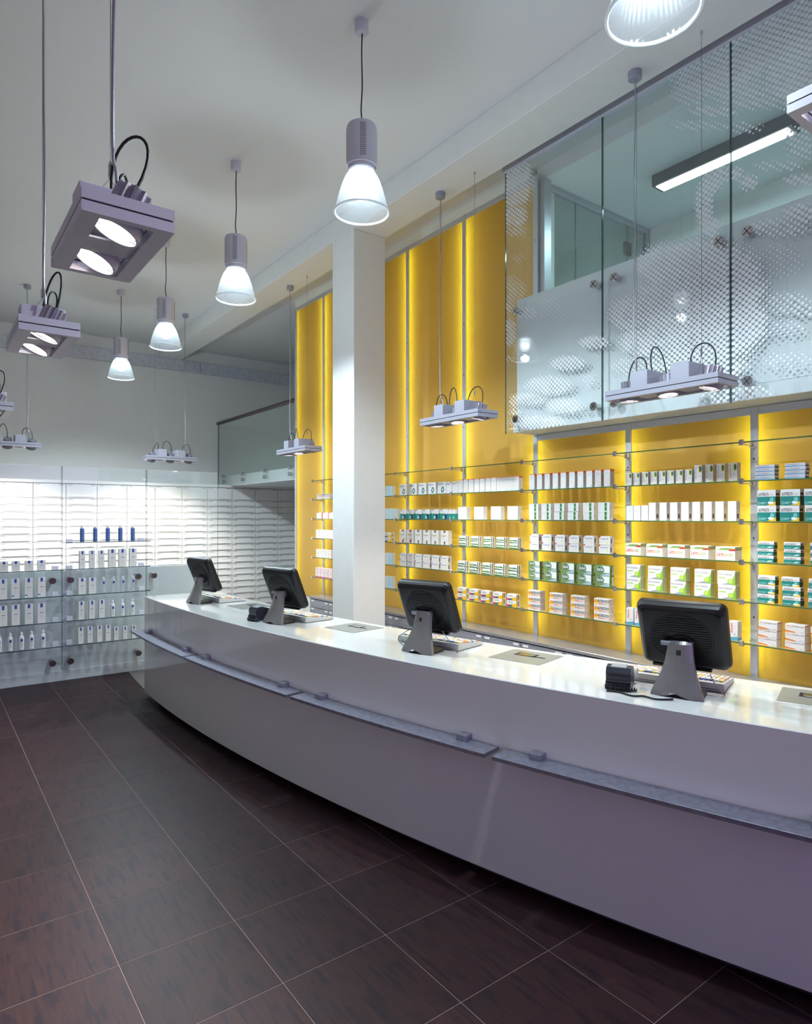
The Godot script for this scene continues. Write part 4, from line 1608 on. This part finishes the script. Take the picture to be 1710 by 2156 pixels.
		"nasic":
			write(im, "nasic", Rect2(24, 12, 56, 74), Color(0.82, 0.14, 0.13), false, true, true)
			blot(im, 140, 62, 24, 20, Color(0.85, 0.86, 0.88), 0.85)
			lines(im, 84, 92, 84, 2, 8, Color(0.45, 0.5, 0.55))
			slope(im, 0, 124, 192, 112, Color(0.35, 0.62, 0.72))
			fill(im, 192, 0, 60, 144, Color(0.82, 0.84, 0.84))
			lines(im, 196, 20, 46, 8, 12, Color(0.6, 0.62, 0.64))
			fill(im, 192, 122, 60, 22, Color(0.35, 0.60, 0.70))
		"orange", "orange2":
			fill(im, 0, 0, 192, 8, Color(0.90, 0.58, 0.42))
			lines(im, 26, 36, 130, 1, 9, Color(0.66, 0.68, 0.82))
			for k in 3:
				blot(im, 100, 84 + k * 10, 66 - k * 12, 10, Color(0.95, 0.80, 0.72), 0.84)
			fill(im, 120, 130, 60, 4, Color(0.55, 0.6, 0.75))
			fill(im, 192, 0, 60, 144, Color(0.74, 0.72, 0.72) if key == "orange" else Color(0.87, 0.85, 0.83))
			fill(im, 192, 0, 60, 22, Color(0.85, 0.45, 0.20))
			lines(im, 200, 34, 40, 8, 12, Color(0.52, 0.52, 0.54))
		"green":
			fill(im, 108, 8, 38, 58, green)
			fill(im, 108, 72, 38, 64, green)
			lines(im, 8, 16, 92, 2, 8, Color(0.62, 0.66, 0.66))
			lines(im, 10, 52, 80, 3, 14, Color(0.78, 0.80, 0.80))
			fill(im, 192, 0, 60, 144, Color(0.86, 0.85, 0.82))
			fill(im, 200, 50, 12, 70, Color(0.7, 0.7, 0.7))
		"gripp":
			slope(im, 0, 34, 34, 0, Color(0.82, 0.10, 0.20), true)
			write(im, "Grippostad", Rect2(22, 26, 136, 40), Color(0.25, 0.22, 0.50), false, false)
			write(im, "C", Rect2(128, 78, 34, 46), Color(0.92, 0.80, 0.20))
			lines(im, 24, 92, 70, 2, 14, Color(0.75, 0.75, 0.78))
			fill(im, 192, 0, 60, 144, Color(0.80, 0.78, 0.76))
			fill(im, 204, 40, 16, 80, Color(0.30, 0.30, 0.32))
		"isla", "islas":
			fill(im, 0, 0, 192, 144, Color(0.45, 0.58, 0.30))
			for x in range(40, 192):
				var y := int(96.0 - (x - 40) * 0.02)
				fill(im, x, 6, 1, y, Color(0.90, 0.92, 0.92))
			slope(im, 60, 143, 192, 92, Color(0.66, 0.74, 0.80))
			blot(im, 62, 64, 56, 60, Color(0.14, 0.34, 0.16))
			blot(im, 62, 64, 49, 53, Color(0.86, 0.90, 0.86), 0.92)
			write(im, "isla", Rect2(28, 30, 70, 48), Color(0.94, 0.95, 0.93))
			lines(im, 38, 90, 48, 2, 8, Color(0.88, 0.92, 0.86))
			fill(im, 192, 0, 60, 144, Color(0.38, 0.50, 0.24))
			fill(im, 226, 14, 26, 116, Color(0.70, 0.76, 0.72))
			write(im, "is", Rect2(198, 50, 24, 40), Color(0.12, 0.28, 0.14))
		"trach":
			fill(im, 50, 24, 138, 50, ink)
			write(im, "TRACHISAN", Rect2(54, 32, 128, 34), Color(0.94, 0.94, 0.92))
			slope(im, 56, 90, 188, 104, Color(0.86, 0.30, 0.12))
			fill(im, 0, 110, 192, 34, white)
			fill(im, 56, 74, 132, 18, white)
			blot(im, 26, 66, 24, 46, Color(0.92, 0.58, 0.12))
			blot(im, 34, 100, 18, 30, Color(0.95, 0.76, 0.30))
			lines(im, 60, 118, 80, 2, 9, grey)
			fill(im, 192, 0, 60, 144, Color(0.86, 0.84, 0.80))
			fill(im, 204, 20, 8, 110, Color(0.80, 0.42, 0.20))
			fill(im, 226, 10, 14, 124, Color(0.70, 0.68, 0.66))
		"white":
			lines(im, 20, 34, 110, 5, 22, Color(0.80, 0.84, 0.90))
			fill(im, 150, 20, 6, 100, Color(0.72, 0.82, 0.90))
			fill(im, 192, 0, 60, 144, Color(0.88, 0.87, 0.85))
		"herb":
			for k in 26:
				blot(im, 8 + (k * 53) % 176, 70 + (k * 17) % 34, 16, 9 + k % 4, Color(0.16, 0.40, 0.20) if k % 3 else Color(0.34, 0.55, 0.30))
			lines(im, 56, 28, 112, 3, 9, Color(0.2, 0.42, 0.24))
			blot(im, 28, 34, 14, 18, Color(0.18, 0.34, 0.24), 0.75)
			slope(im, 0, 116, 192, 128, Color(0.15, 0.38, 0.20))
			fill(im, 192, 0, 60, 144, Color(0.86, 0.87, 0.84))
			fill(im, 196, 8, 16, 130, Color(0.14, 0.26, 0.16))
		"talc":
			for x in range(0, 192):
				var y := int(112.0 - 60.0 * pow(x / 192.0, 1.6))
				var c := Color(0.78, 0.14, 0.34) if x < 40 else (Color(0.30, 0.22, 0.50) if x < 84 else (Color(0.36, 0.55, 0.22) if x < 112 else Color(0.92, 0.70, 0.14)))
				fill(im, x, y, 1, 144 - y, c)
			blot(im, 22, 108, 18, 16, Color(0.88, 0.20, 0.36))
			write(im, "Talcid", Rect2(16, 18, 98, 48), Color(0.22, 0.22, 0.26), false, false)
			fill(im, 192, 0, 60, 144, Color(0.88, 0.87, 0.82))
			fill(im, 192, 0, 18, 144, Color(0.92, 0.74, 0.20))
			fill(im, 216, 20, 16, 100, Color(0.5, 0.5, 0.5))
		"bio", "biow":
			write(im, "Biolectra", Rect2(14, 12, 110, 24), Color(0.35, 0.38, 0.45))
			lines(im, 16, 44, 96, 1, 8, Color(0.6, 0.62, 0.66))
			if key == "bio":
				for k in 6:
					var a := TAU * k / 6
					blot(im, 110 + cos(a) * 24, 94 + sin(a) * 26, 13, 15, [Color(0.25, 0.40, 0.65), Color(0.40, 0.62, 0.30), Color(0.18, 0.26, 0.45)][k % 3])
				blot(im, 110, 94, 14, 15, white)
			else:
				slope(im, 120, 16, 180, 24, Color(0.88, 0.55, 0.45), true)
				fill(im, 120, 0, 72, 8, white)
			fill(im, 192, 0, 60, 144, Color(0.82, 0.81, 0.78))
			lines(im, 200, 24, 40, 6, 14, Color(0.55, 0.55, 0.56))
		"teal", "tealside":
			fill(im, 0, 62, 192, 82, Color(0.12, 0.52, 0.46))
			fill(im, 10, 6, 44, 12, red)
			lines(im, 12, 30, 90, 2, 11, Color(0.4, 0.42, 0.45))
			if key == "teal":
				slope(im, 110, 40, 170, 144, Color(0.12, 0.16, 0.42))
				fill(im, 170, 62, 22, 82, Color(0.12, 0.52, 0.46))
				fill(im, 110, 30, 60, 40, white)
				blot(im, 136, 96, 28, 30, Color(0.10, 0.14, 0.40))
				blot(im, 84, 116, 24, 20, Color(0.75, 0.85, 0.84))
			else:
				blot(im, 90, 116, 20, 20, Color(0.70, 0.88, 0.85))
			fill(im, 192, 0, 60, 62, Color(0.84, 0.84, 0.84))
			fill(im, 192, 62, 60, 82, Color(0.16, 0.58, 0.52))
		"imod", "imodred":
			var c := Color(0.52, 0.40, 0.24) if key == "imod" else Color(0.82, 0.20, 0.14)
			fill(im, 70, 0, 56, 22, c)
			fill(im, 16, 48, 130, 5, Color(0.72, 0.58, 0.16))
			fill(im, 16, 57, 110, 5, Color(0.72, 0.58, 0.16))
			lines(im, 30, 80, 80, 1, 8, grey)
			blot(im, 100, 126, 22, 20, c)
			if key == "imodred":
				blot(im, 132, 104, 18, 10, Color(0.9, 0.35, 0.25))
			fill(im, 192, 0, 60, 144, Color(0.84, 0.83, 0.80))
			fill(im, 198, 12, 46, 6, Color(0.86, 0.74, 0.30))
			lines(im, 198, 40, 40, 6, 14, Color(0.66, 0.66, 0.66))
		"greyb":
			im.fill(Color(0.80, 0.83, 0.83))
			lines(im, 20, 20, 140, 8, 15, Color(0.66, 0.72, 0.72))
		"stripe":
			fill(im, 0, 40, 192, 20, Color(0.88, 0.45, 0.32))
			fill(im, 130, 100, 62, 14, Color(0.90, 0.52, 0.4))
			lines(im, 12, 84, 90, 2, 18, grey)
		"redtop":
			fill(im, 0, 0, 70, 12, red)
			fill(im, 176, 0, 16, 144, Color(0.86, 0.34, 0.26))
			lines(im, 16, 40, 120, 4, 22, Color(0.82, 0.80, 0.82))
			fill(im, 192, 0, 60, 144, Color(0.80, 0.30, 0.24))
		"small", "slim":
			blot(im, 76, 66, 22, 18, Color(0.42, 0.62, 0.44), 0.6)
			lines(im, 40, 96, 110, 3, 14, Color(0.62, 0.64, 0.68))
			fill(im, 60, 20, 70, 6, Color(0.35, 0.36, 0.4))
			fill(im, 192, 0, 60, 144, Color(0.86, 0.85, 0.84))
		"pink":
			slope(im, 50, 0, 150, 140, Color(0.90, 0.70, 0.74), true)
			slope(im, 0, 60, 110, 144, Color(0.94, 0.92, 0.91))
			fill(im, 92, 56, 16, 56, Color(0.40, 0.28, 0.32))
			fill(im, 0, 128, 192, 16, Color(0.74, 0.24, 0.42))
			fill(im, 192, 0, 60, 144, Color(0.90, 0.84, 0.84))
		"cosm", "cosm_tall", "cosm_tube":
			fill(im, 66, 0, 56, 30 if key != "cosm" else 40, Color(0.10, 0.24, 0.62))
			fill(im, 92, 0, 3, 40, Color(0.45, 0.55, 0.8))
			lines(im, 46, 46, 100, 1, 6, Color(0.72, 0.72, 0.76))
			fill(im, 50, 66, 92, 4, Color(0.40, 0.40, 0.46))
			lines(im, 54, 80, 84, 4, 9, Color(0.74, 0.74, 0.78))
			if key == "cosm_tube":
				fill(im, 6, 122, 60, 7, Color(0.14, 0.26, 0.66))
				for x in [14, 176]:
					fill(im, x, 16, 2, 110, Color(0.72, 0.73, 0.82))
	fill(im, 252, 0, 4, 144, Color(0.86, 0.85, 0.83) if not key in ["isla", "islas"] else Color(0.5, 0.6, 0.36))
	return im


var pack_mats := {}
var pack_meshes := {}

# Pack: front looks along -x, base at the origin; w along z, h up, dep along x
func pack_mesh(w: float, h: float, dep: float) -> Mesh:
	var key := "%.3f %.3f %.3f" % [w, h, dep]
	if not pack_meshes.has(key):
		var st := begin()
		var z := w / 2
		var fu := 190.0 / 256.0
		var s0 := 193.0 / 256.0
		var s1 := 251.0 / 256.0
		var pl := Vector2(254.0 / 256.0, 0.5)
		var plain := [pl, pl, pl, pl]
		quad(st, Vector3(0, 0, -z), Vector3(0, h, -z), Vector3(0, h, z), Vector3(0, 0, z), Vector3.LEFT, [], [Vector2(0, 1), Vector2(0, 0), Vector2(fu, 0), Vector2(fu, 1)])
		quad(st, Vector3(0, 0, z), Vector3(0, h, z), Vector3(dep, h, z), Vector3(dep, 0, z), Vector3.BACK, [], [Vector2(s0, 1), Vector2(s0, 0), Vector2(s1, 0), Vector2(s1, 1)])
		quad(st, Vector3(dep, 0, -z), Vector3(dep, h, -z), Vector3(0, h, -z), Vector3(0, 0, -z), Vector3.FORWARD, [], [Vector2(s0, 1), Vector2(s0, 0), Vector2(s1, 0), Vector2(s1, 1)])
		quad(st, Vector3(dep, 0, -z), Vector3(dep, h, -z), Vector3(dep, h, z), Vector3(dep, 0, z), Vector3.RIGHT, [], [Vector2(fu, 1), Vector2(fu, 0), Vector2(0, 0), Vector2(0, 1)])
		quad(st, Vector3(0, h, -z), Vector3(dep, h, -z), Vector3(dep, h, z), Vector3(0, h, z), Vector3.UP, [], plain)
		quad(st, Vector3(0, 0, -z), Vector3(dep, 0, -z), Vector3(dep, 0, z), Vector3(0, 0, z), Vector3.DOWN, [], plain)
		pack_meshes[key] = st.commit()
	return pack_meshes[key]


func pack_material(key: String) -> Material:
	if not pack_mats.has(key):
		var m := mat("print_" + key, Color(1, 1, 1), 0.5)
		m.albedo_texture = ImageTexture.create_from_image(print_for(key))
		pack_mats[key] = m
	return pack_mats[key]


# bay, shelf, print, d of the stacks, width, height, depth, packs in a stack, packs one behind another
const ROWS := [
	["A", 1, "thoma", [1.887, 1.714], 0.111, 0.023, 0.060, 4, 1],
	["A", 2, "aspc", [1.878, 1.742, 1.607], 0.109, 0.096, 0.060, 2, 1],
	["A", 3, "asp", [1.88, 1.73, 1.584], 0.092, 0.043, 0.050, 3, 1],
	["A", 4, "aspc2", [1.876, 1.736, 1.591], 0.099, 0.056, 0.050, 3, 1],
	["A", 5, "ass", [1.869, 1.714, 1.571], 0.108, 0.050, 0.070, 3, 1],
	["B", 1, "bron", [2.845, 2.78, 2.711, 2.642, 2.577, 2.513, 2.449, 2.382], 0.048, 0.093, 0.050, 1, 1],
	["B", 1, "brontall", [2.313, 2.237, 2.161, 2.082], 0.051, 0.118, 0.050, 1, 1],
	["B", 2, "plains", [2.836, 2.776, 2.714], 0.055, 0.108, 0.050, 1, 1],
	["B", 2, "plain", [2.654, 2.57, 2.49, 2.408, 2.328, 2.248, 2.169, 2.087], 0.053, 0.127, 0.050, 1, 1],
	["B", 3, "lemo", [2.809, 2.638, 2.472, 2.306, 2.131], 0.125, 0.087, 0.020, 1, 4],
	["B", 4, "dolo", [2.806, 2.633, 2.459, 2.284, 2.124], 0.113, 0.090, 0.030, 2, 2],
	["B", 5, "nasic", [2.836, 2.768, 2.149, 2.079], 0.055, 0.123, 0.050, 1, 1],
	["C", 1, "orange", [3.787, 3.703, 3.619, 3.533, 3.451, 3.364, 3.281, 3.197, 3.115, 3.033], 0.056, 0.133, 0.050, 1, 1],
	["C", 2, "green", [3.767, 3.632, 3.494, 3.353, 3.203, 3.063], 0.103, 0.068, 0.050, 2, 1],
	["C", 3, "gripp", [3.762, 3.623, 3.486, 3.345, 3.202, 3.055], 0.098, 0.066, 0.050, 2, 1],
	["C", 4, "islas", [3.761], 0.124, 0.051, 0.050, 3, 1],
	["C", 4, "isla", [3.587, 3.408, 3.242, 3.074], 0.131, 0.079, 0.050, 2, 1],
	["C", 5, "trach", [3.762, 3.527, 3.309, 3.082], 0.134, 0.055, 0.030, 3, 2],
	["D", 1, "orange2", [4.697, 4.621, 4.546, 4.47, 4.395, 4.319, 4.246, 4.174, 4.107, 4.04, 3.971], 0.067, 0.128, 0.050, 1, 1],
	["D", 2, "white", [4.669, 4.443, 4.219, 4.011], 0.123, 0.119, 0.050, 1, 1],
	["D", 3, "herb", [4.669, 4.496, 4.328, 4.163, 3.997], 0.099, 0.048, 0.025, 2, 2],
	["D", 4, "herb", [4.686, 4.517, 4.344, 4.176, 4.009], 0.102, 0.052, 0.025, 2, 2],
	["D", 5, "talc", [4.679, 4.512, 4.358, 4.195, 4.025], 0.113, 0.055, 0.050, 2, 1],
	["E", 1, "bio", [5.624, 5.447, 5.289, 5.13, 4.975], 0.128, 0.119, 0.050, 1, 1],
	["E", 1, "biow", [4.864, 4.776], 0.083, 0.114, 0.050, 1, 1],
	["E", 2, "teal", [5.621, 5.491, 5.351, 5.222, 5.082, 4.942], 0.114, 0.102, 0.050, 1, 1],
	["E", 2, "tealside", [4.854, 4.797], 0.054, 0.097, 0.050, 1, 1],
	["E", 3, "imod", [5.63, 5.497, 5.36, 5.219, 5.083, 4.937], 0.113, 0.141, 0.050, 1, 1],
	["E", 4, "gripp", [5.626, 5.493, 5.36, 5.227, 5.081, 4.942], 0.114, 0.069, 0.050, 2, 1],
	["E", 5, "teal", [5.64, 5.507, 5.373, 5.238, 5.099, 4.956], 0.114, 0.102, 0.050, 1, 1],
	["F", 1, "blues", [5.924], 0.178, 0.028, 0.050, 4, 1],
	["F", 2, "blues", [5.927], 0.170, 0.029, 0.050, 4, 1],
	["F", 2, "greyb", [5.77], 0.095, 0.111, 0.050, 1, 1],
	["F", 3, "talc", [5.924], 0.157, 0.051, 0.050, 2, 1],
	["F", 4, "blues", [5.91], 0.146, 0.031, 0.050, 4, 1],
	["F", 5, "blues", [5.91], 0.146, 0.031, 0.050, 4, 1],
	["G", 1, "stripe", [7.435, 7.258], 0.159, 0.031, 0.050, 2, 1],
	["G", 2, "redtop", [7.452, 7.291, 7.139], 0.140, 0.080, 0.050, 1, 1],
	["G", 3, "small", [7.502, 7.405, 7.316, 7.233, 7.146], 0.077, 0.108, 0.050, 1, 1],
	["G", 4, "slim", [7.516, 7.462, 7.409, 7.354, 7.299, 7.241, 7.182], 0.045, 0.102, 0.050, 1, 1],
	["G", 5, "pink", [7.515, 7.429, 7.343, 7.257, 7.169], 0.072, 0.124, 0.050, 1, 1],
]
const LOOKS := {
	"thoma": ["flat white pack with blue stripe", "tablet_pack"], "blues": ["flat pale blue and white pack", "tablet_pack"], "aspc": ["tall teal and white effervescent pack", "tablet_pack"],
	"asp": ["flat teal and white tablet pack", "tablet_pack"], "aspc2": ["teal and yellow tablet pack", "tablet_pack"], "ass": ["white pack with orange flash", "tablet_pack"],
	"bron": ["small white pack with green-yellow corner", "syrup_pack"], "brontall": ["tall white pack with green-yellow corner", "syrup_pack"],
	"plains": ["short plain white pack", "drops_pack"], "plain": ["tall plain white pack", "drops_pack"], "lemo": ["white lozenge pack with red-green lettering", "lozenge_pack"],
	"dolo": ["white lozenge pack with lime swirl", "lozenge_pack"], "nasic": ["white nasal spray pack, red lettering", "spray_pack"], "orange": ["tall white pack, orange top", "syrup_pack"],
	"orange2": ["pale white pack, orange top edge", "syrup_pack"], "green": ["white pack with green squares", "tablet_pack"], "gripp": ["white capsule pack, red corner", "capsule_pack"],
	"islas": ["flat green pack with round emblem", "lozenge_pack"], "isla": ["green pastille pack with round emblem", "lozenge_pack"], "trach": ["white pack with black lettering band", "lozenge_pack"],
	"white": ["wide plain white pack", "tablet_pack"], "herb": ["white pack with leaf-green band", "herbal_pack"], "talc": ["white pack with yellow-purple swoosh", "tablet_pack"],
	"bio": ["white pack with ring of dots", "mineral_pack"], "biow": ["plain white mineral pack", "mineral_pack"], "teal": ["white pack with teal lower half", "capsule_pack"],
	"tealside": ["narrow teal and white pack", "capsule_pack"], "imod": ["tall white pack, brown tab", "capsule_pack"], "imodred": ["tall white pack, red tab", "capsule_pack"],
	"greyb": ["translucent grey pack", "tablet_pack"], "stripe": ["flat white pack, orange stripe", "tablet_pack"], "redtop": ["white pack with red trim", "tablet_pack"],
	"small": ["small white pack, green mark", "drops_pack"], "slim": ["slim white pack, green mark", "drops_pack"], "pink": ["white and pink upright pack", "cream_pack"],
}
const BAYS := {"A": "rightmost bay", "B": "second bay from right", "C": "third bay from right", "D": "fourth bay from right", "E": "fifth bay from right", "F": "bay beside column", "G": "bay left of column"}


func build_medicine() -> void:
	var level := ["top", "second", "third", "fourth", "fifth", "lowest"]
	for r in ROWS:
		var cols: Array = r[3]
		for i in cols.size():
			var key: String = r[2]
			if key == "imod" and i < 2:
				key = "imodred"
			var look: Array = LOOKS[key]
			for deep in r[8]:
				for s in r[7]:
					var o := put(look[1], pack_mesh(r[4], r[5] - 0.0006, r[6]), pack_material(key))
					var jitter := rng.randf_range(-0.004, 0.004) if r[7] > 1 else 0.0
					o.position = P(4.165 + deep * (r[6] + 0.003) + jitter * 0.5, SHELF_Y[r[1]] + 0.0 + s * r[5], cols[i] + jitter)
					o.rotation.y = rng.randf_range(-0.02, 0.02)
					var which: String = "" if r[7] == 1 else [["bottom ", "top "], ["bottom ", "middle ", "top "], ["bottom ", "lower ", "upper ", "top "]][r[7] - 2][s]
					var row_word: String = "" if r[8] == 1 else ["front ", "second-row ", "third-row ", "rear "][deep if deep < r[8] - 1 else 3]
					var col_word: String = ORDINAL[i] if cols.size() > 1 else "only"
					var unit := "stack" if r[7] > 1 else "place"
					var label := "%s, %s%s%s %s, %s shelf, %s" % [look[0], which, row_word, col_word, unit, level[r[1]], BAYS[r[0]]]
					tag(o, label, "medicine pack", "packs on the %s shelf of the %s" % [level[r[1]], BAYS[r[0]]])


# ---------------------------------------------------------------- cosmetics on the glass display
func bottle(kind: String, at: Vector3, label: String) -> void:
	var t := thing("cosmetic_bottle", label, "bottle", at, 0.0, "bottles on the product display")
	var st := begin()
	if kind == "blue" or kind == "clear":
		lathe(st, [Vector2(0.0, 0.0), Vector2(0.020, 0.0), Vector2(0.0225, 0.004), Vector2(0.0225, 0.136), Vector2(0.019, 0.144), Vector2(0.012, 0.148)], 18)
		var body := obj("body", st, M.bottle_blue if kind == "blue" else M.clear_bottle, t)
		st = begin()
		lathe(st, [Vector2(0.011, 0.148), Vector2(0.013, 0.149), Vector2(0.013, 0.166), Vector2(0.011, 0.168), Vector2(0.0, 0.168)], 16)
		obj("cap", st, M.bottle_white, t)
		st = begin()
		if kind == "blue":
			for y in [0.03, 0.05, 0.075, 0.1]:
				lathe(st, [Vector2(0.0229, y), Vector2(0.0229, y + 0.003)], 18)
			obj("print_lines", st, M.ink_grey, body)
		else:
			box(st, Vector3(0, 0.11, 0.0225), Vector3(0.02, 0.024, 0.002))
			obj("logo", st, M.logo_blue, body)
			st = begin()
			for y in [0.04, 0.055, 0.07, 0.085]:
				box(st, Vector3(0, y, 0.0222), Vector3(0.022, 0.003, 0.0016))
			obj("print_lines", st, M.ink_grey, body)
	else:
		lathe(st, [Vector2(0.0, 0.0), Vector2(0.021, 0.0), Vector2(0.024, 0.004), Vector2(0.024, 0.120), Vector2(0.0215, 0.134), Vector2(0.013, 0.146)], 20)
		var body := obj("body", st, M.bottle_white, t)
		st = begin()
		lathe(st, [Vector2(0.012, 0.146), Vector2(0.0135, 0.148), Vector2(0.0135, 0.170), Vector2(0.009, 0.176), Vector2(0.008, 0.184), Vector2(0.0, 0.185)], 16)
		obj("spray_cap", st, M.bottle_white, t)
		st = begin()
		box(st, Vector3(0, 0.098, 0.0238), Vector3(0.020, 0.026, 0.002))
		obj("logo", st, M.logo_blue, body)
		st = begin()
		for y in [0.030, 0.044, 0.058, 0.072]:
			box(st, Vector3(0, y, 0.0236), Vector3(0.022, 0.0028, 0.0014))
		obj("print_lines", st, M.ink_grey, body)


func build_display_products() -> void:
	var dz := 7.715
	var side := ["by the photo's left edge", "beside the counter end"]
	# display side, shelf, print, x centres, width, height
	var rows := [
		[1, 1, "cosm_tall", [1.406, 1.502, 1.597], 0.056, 0.187], [1, 1, "cosm_tall", [1.707, 1.813, 1.925], 0.076, 0.196],
		[1, 2, "cosm_tall", [1.404, 1.505], 0.074, 0.170], [1, 3, "cosm_tall", [1.397, 1.502, 1.600], 0.058, 0.190],
		[1, 4, "cosm_tall", [1.391, 1.482, 1.577, 1.664], 0.052, 0.171], [1, 4, "cosm", [1.748, 1.840, 1.935], 0.045, 0.138],
		[0, 1, "cosm", [0.685, 0.789, 0.906, 1.020], 0.072, 0.102], [0, 2, "cosm_tall", [0.678], 0.070, 0.199], [0, 2, "cosm_tube", [0.785, 0.903, 1.020], 0.072, 0.199], [0, 3, "cosm_tall", [0.678, 0.788, 0.905, 1.019], 0.073, 0.202],
	]
	var word := {"cosm_tall": "tall white carton", "cosm": "short white carton", "cosm_tube": "blue-barred white carton"}
	for r in rows:
		for i in r[3].size():
			var o := put("cosmetic_carton", pack_mesh(r[4], r[5], 0.045), pack_material(r[2]))
			o.position = P(r[3][i], DISPLAY_Y[r[1]], dz - 0.022)
			o.rotation.y = PI / 2 + rng.randf_range(-0.05, 0.05)
			var size := "narrow " if r[4] < 0.07 and r[1] == 1 else ""
			tag(o, "%s%s, %s of its kind, %s display shelf %s" % [size, word[r[2]], ORDINAL[i], ORDINAL[r[1] if r[0] else r[1] - 1], side[r[0]]], "carton", "cosmetic cartons on the product display")
	for i in 5:
		bottle("blue", P([1.407, 1.537, 1.664, 1.794, 1.926][i], DISPLAY_Y[0], dz), "blue bottle with white cap on the top display shelf, %s from the photo's left" % ORDINAL[i])
	for i in 4:
		bottle("clear", P([1.619, 1.721, 1.821, 1.927][i], DISPLAY_Y[2], dz), "clear bottle with white cap on the third display shelf, %s from the photo's left" % ORDINAL[i])
	for i in 3:
		bottle("spray", P([1.714, 1.815, 1.921][i], DISPLAY_Y[3], dz), "white spray bottle beside three cartons, %s from the photo's left" % ORDINAL[i])
	for i in 5:
		bottle("spray", P([0.644, 0.741, 0.840, 0.930, 1.034][i], DISPLAY_Y[4], dz), "white spray bottle on the lowest shelf by the photo's left edge, %s from left" % ORDINAL[i])
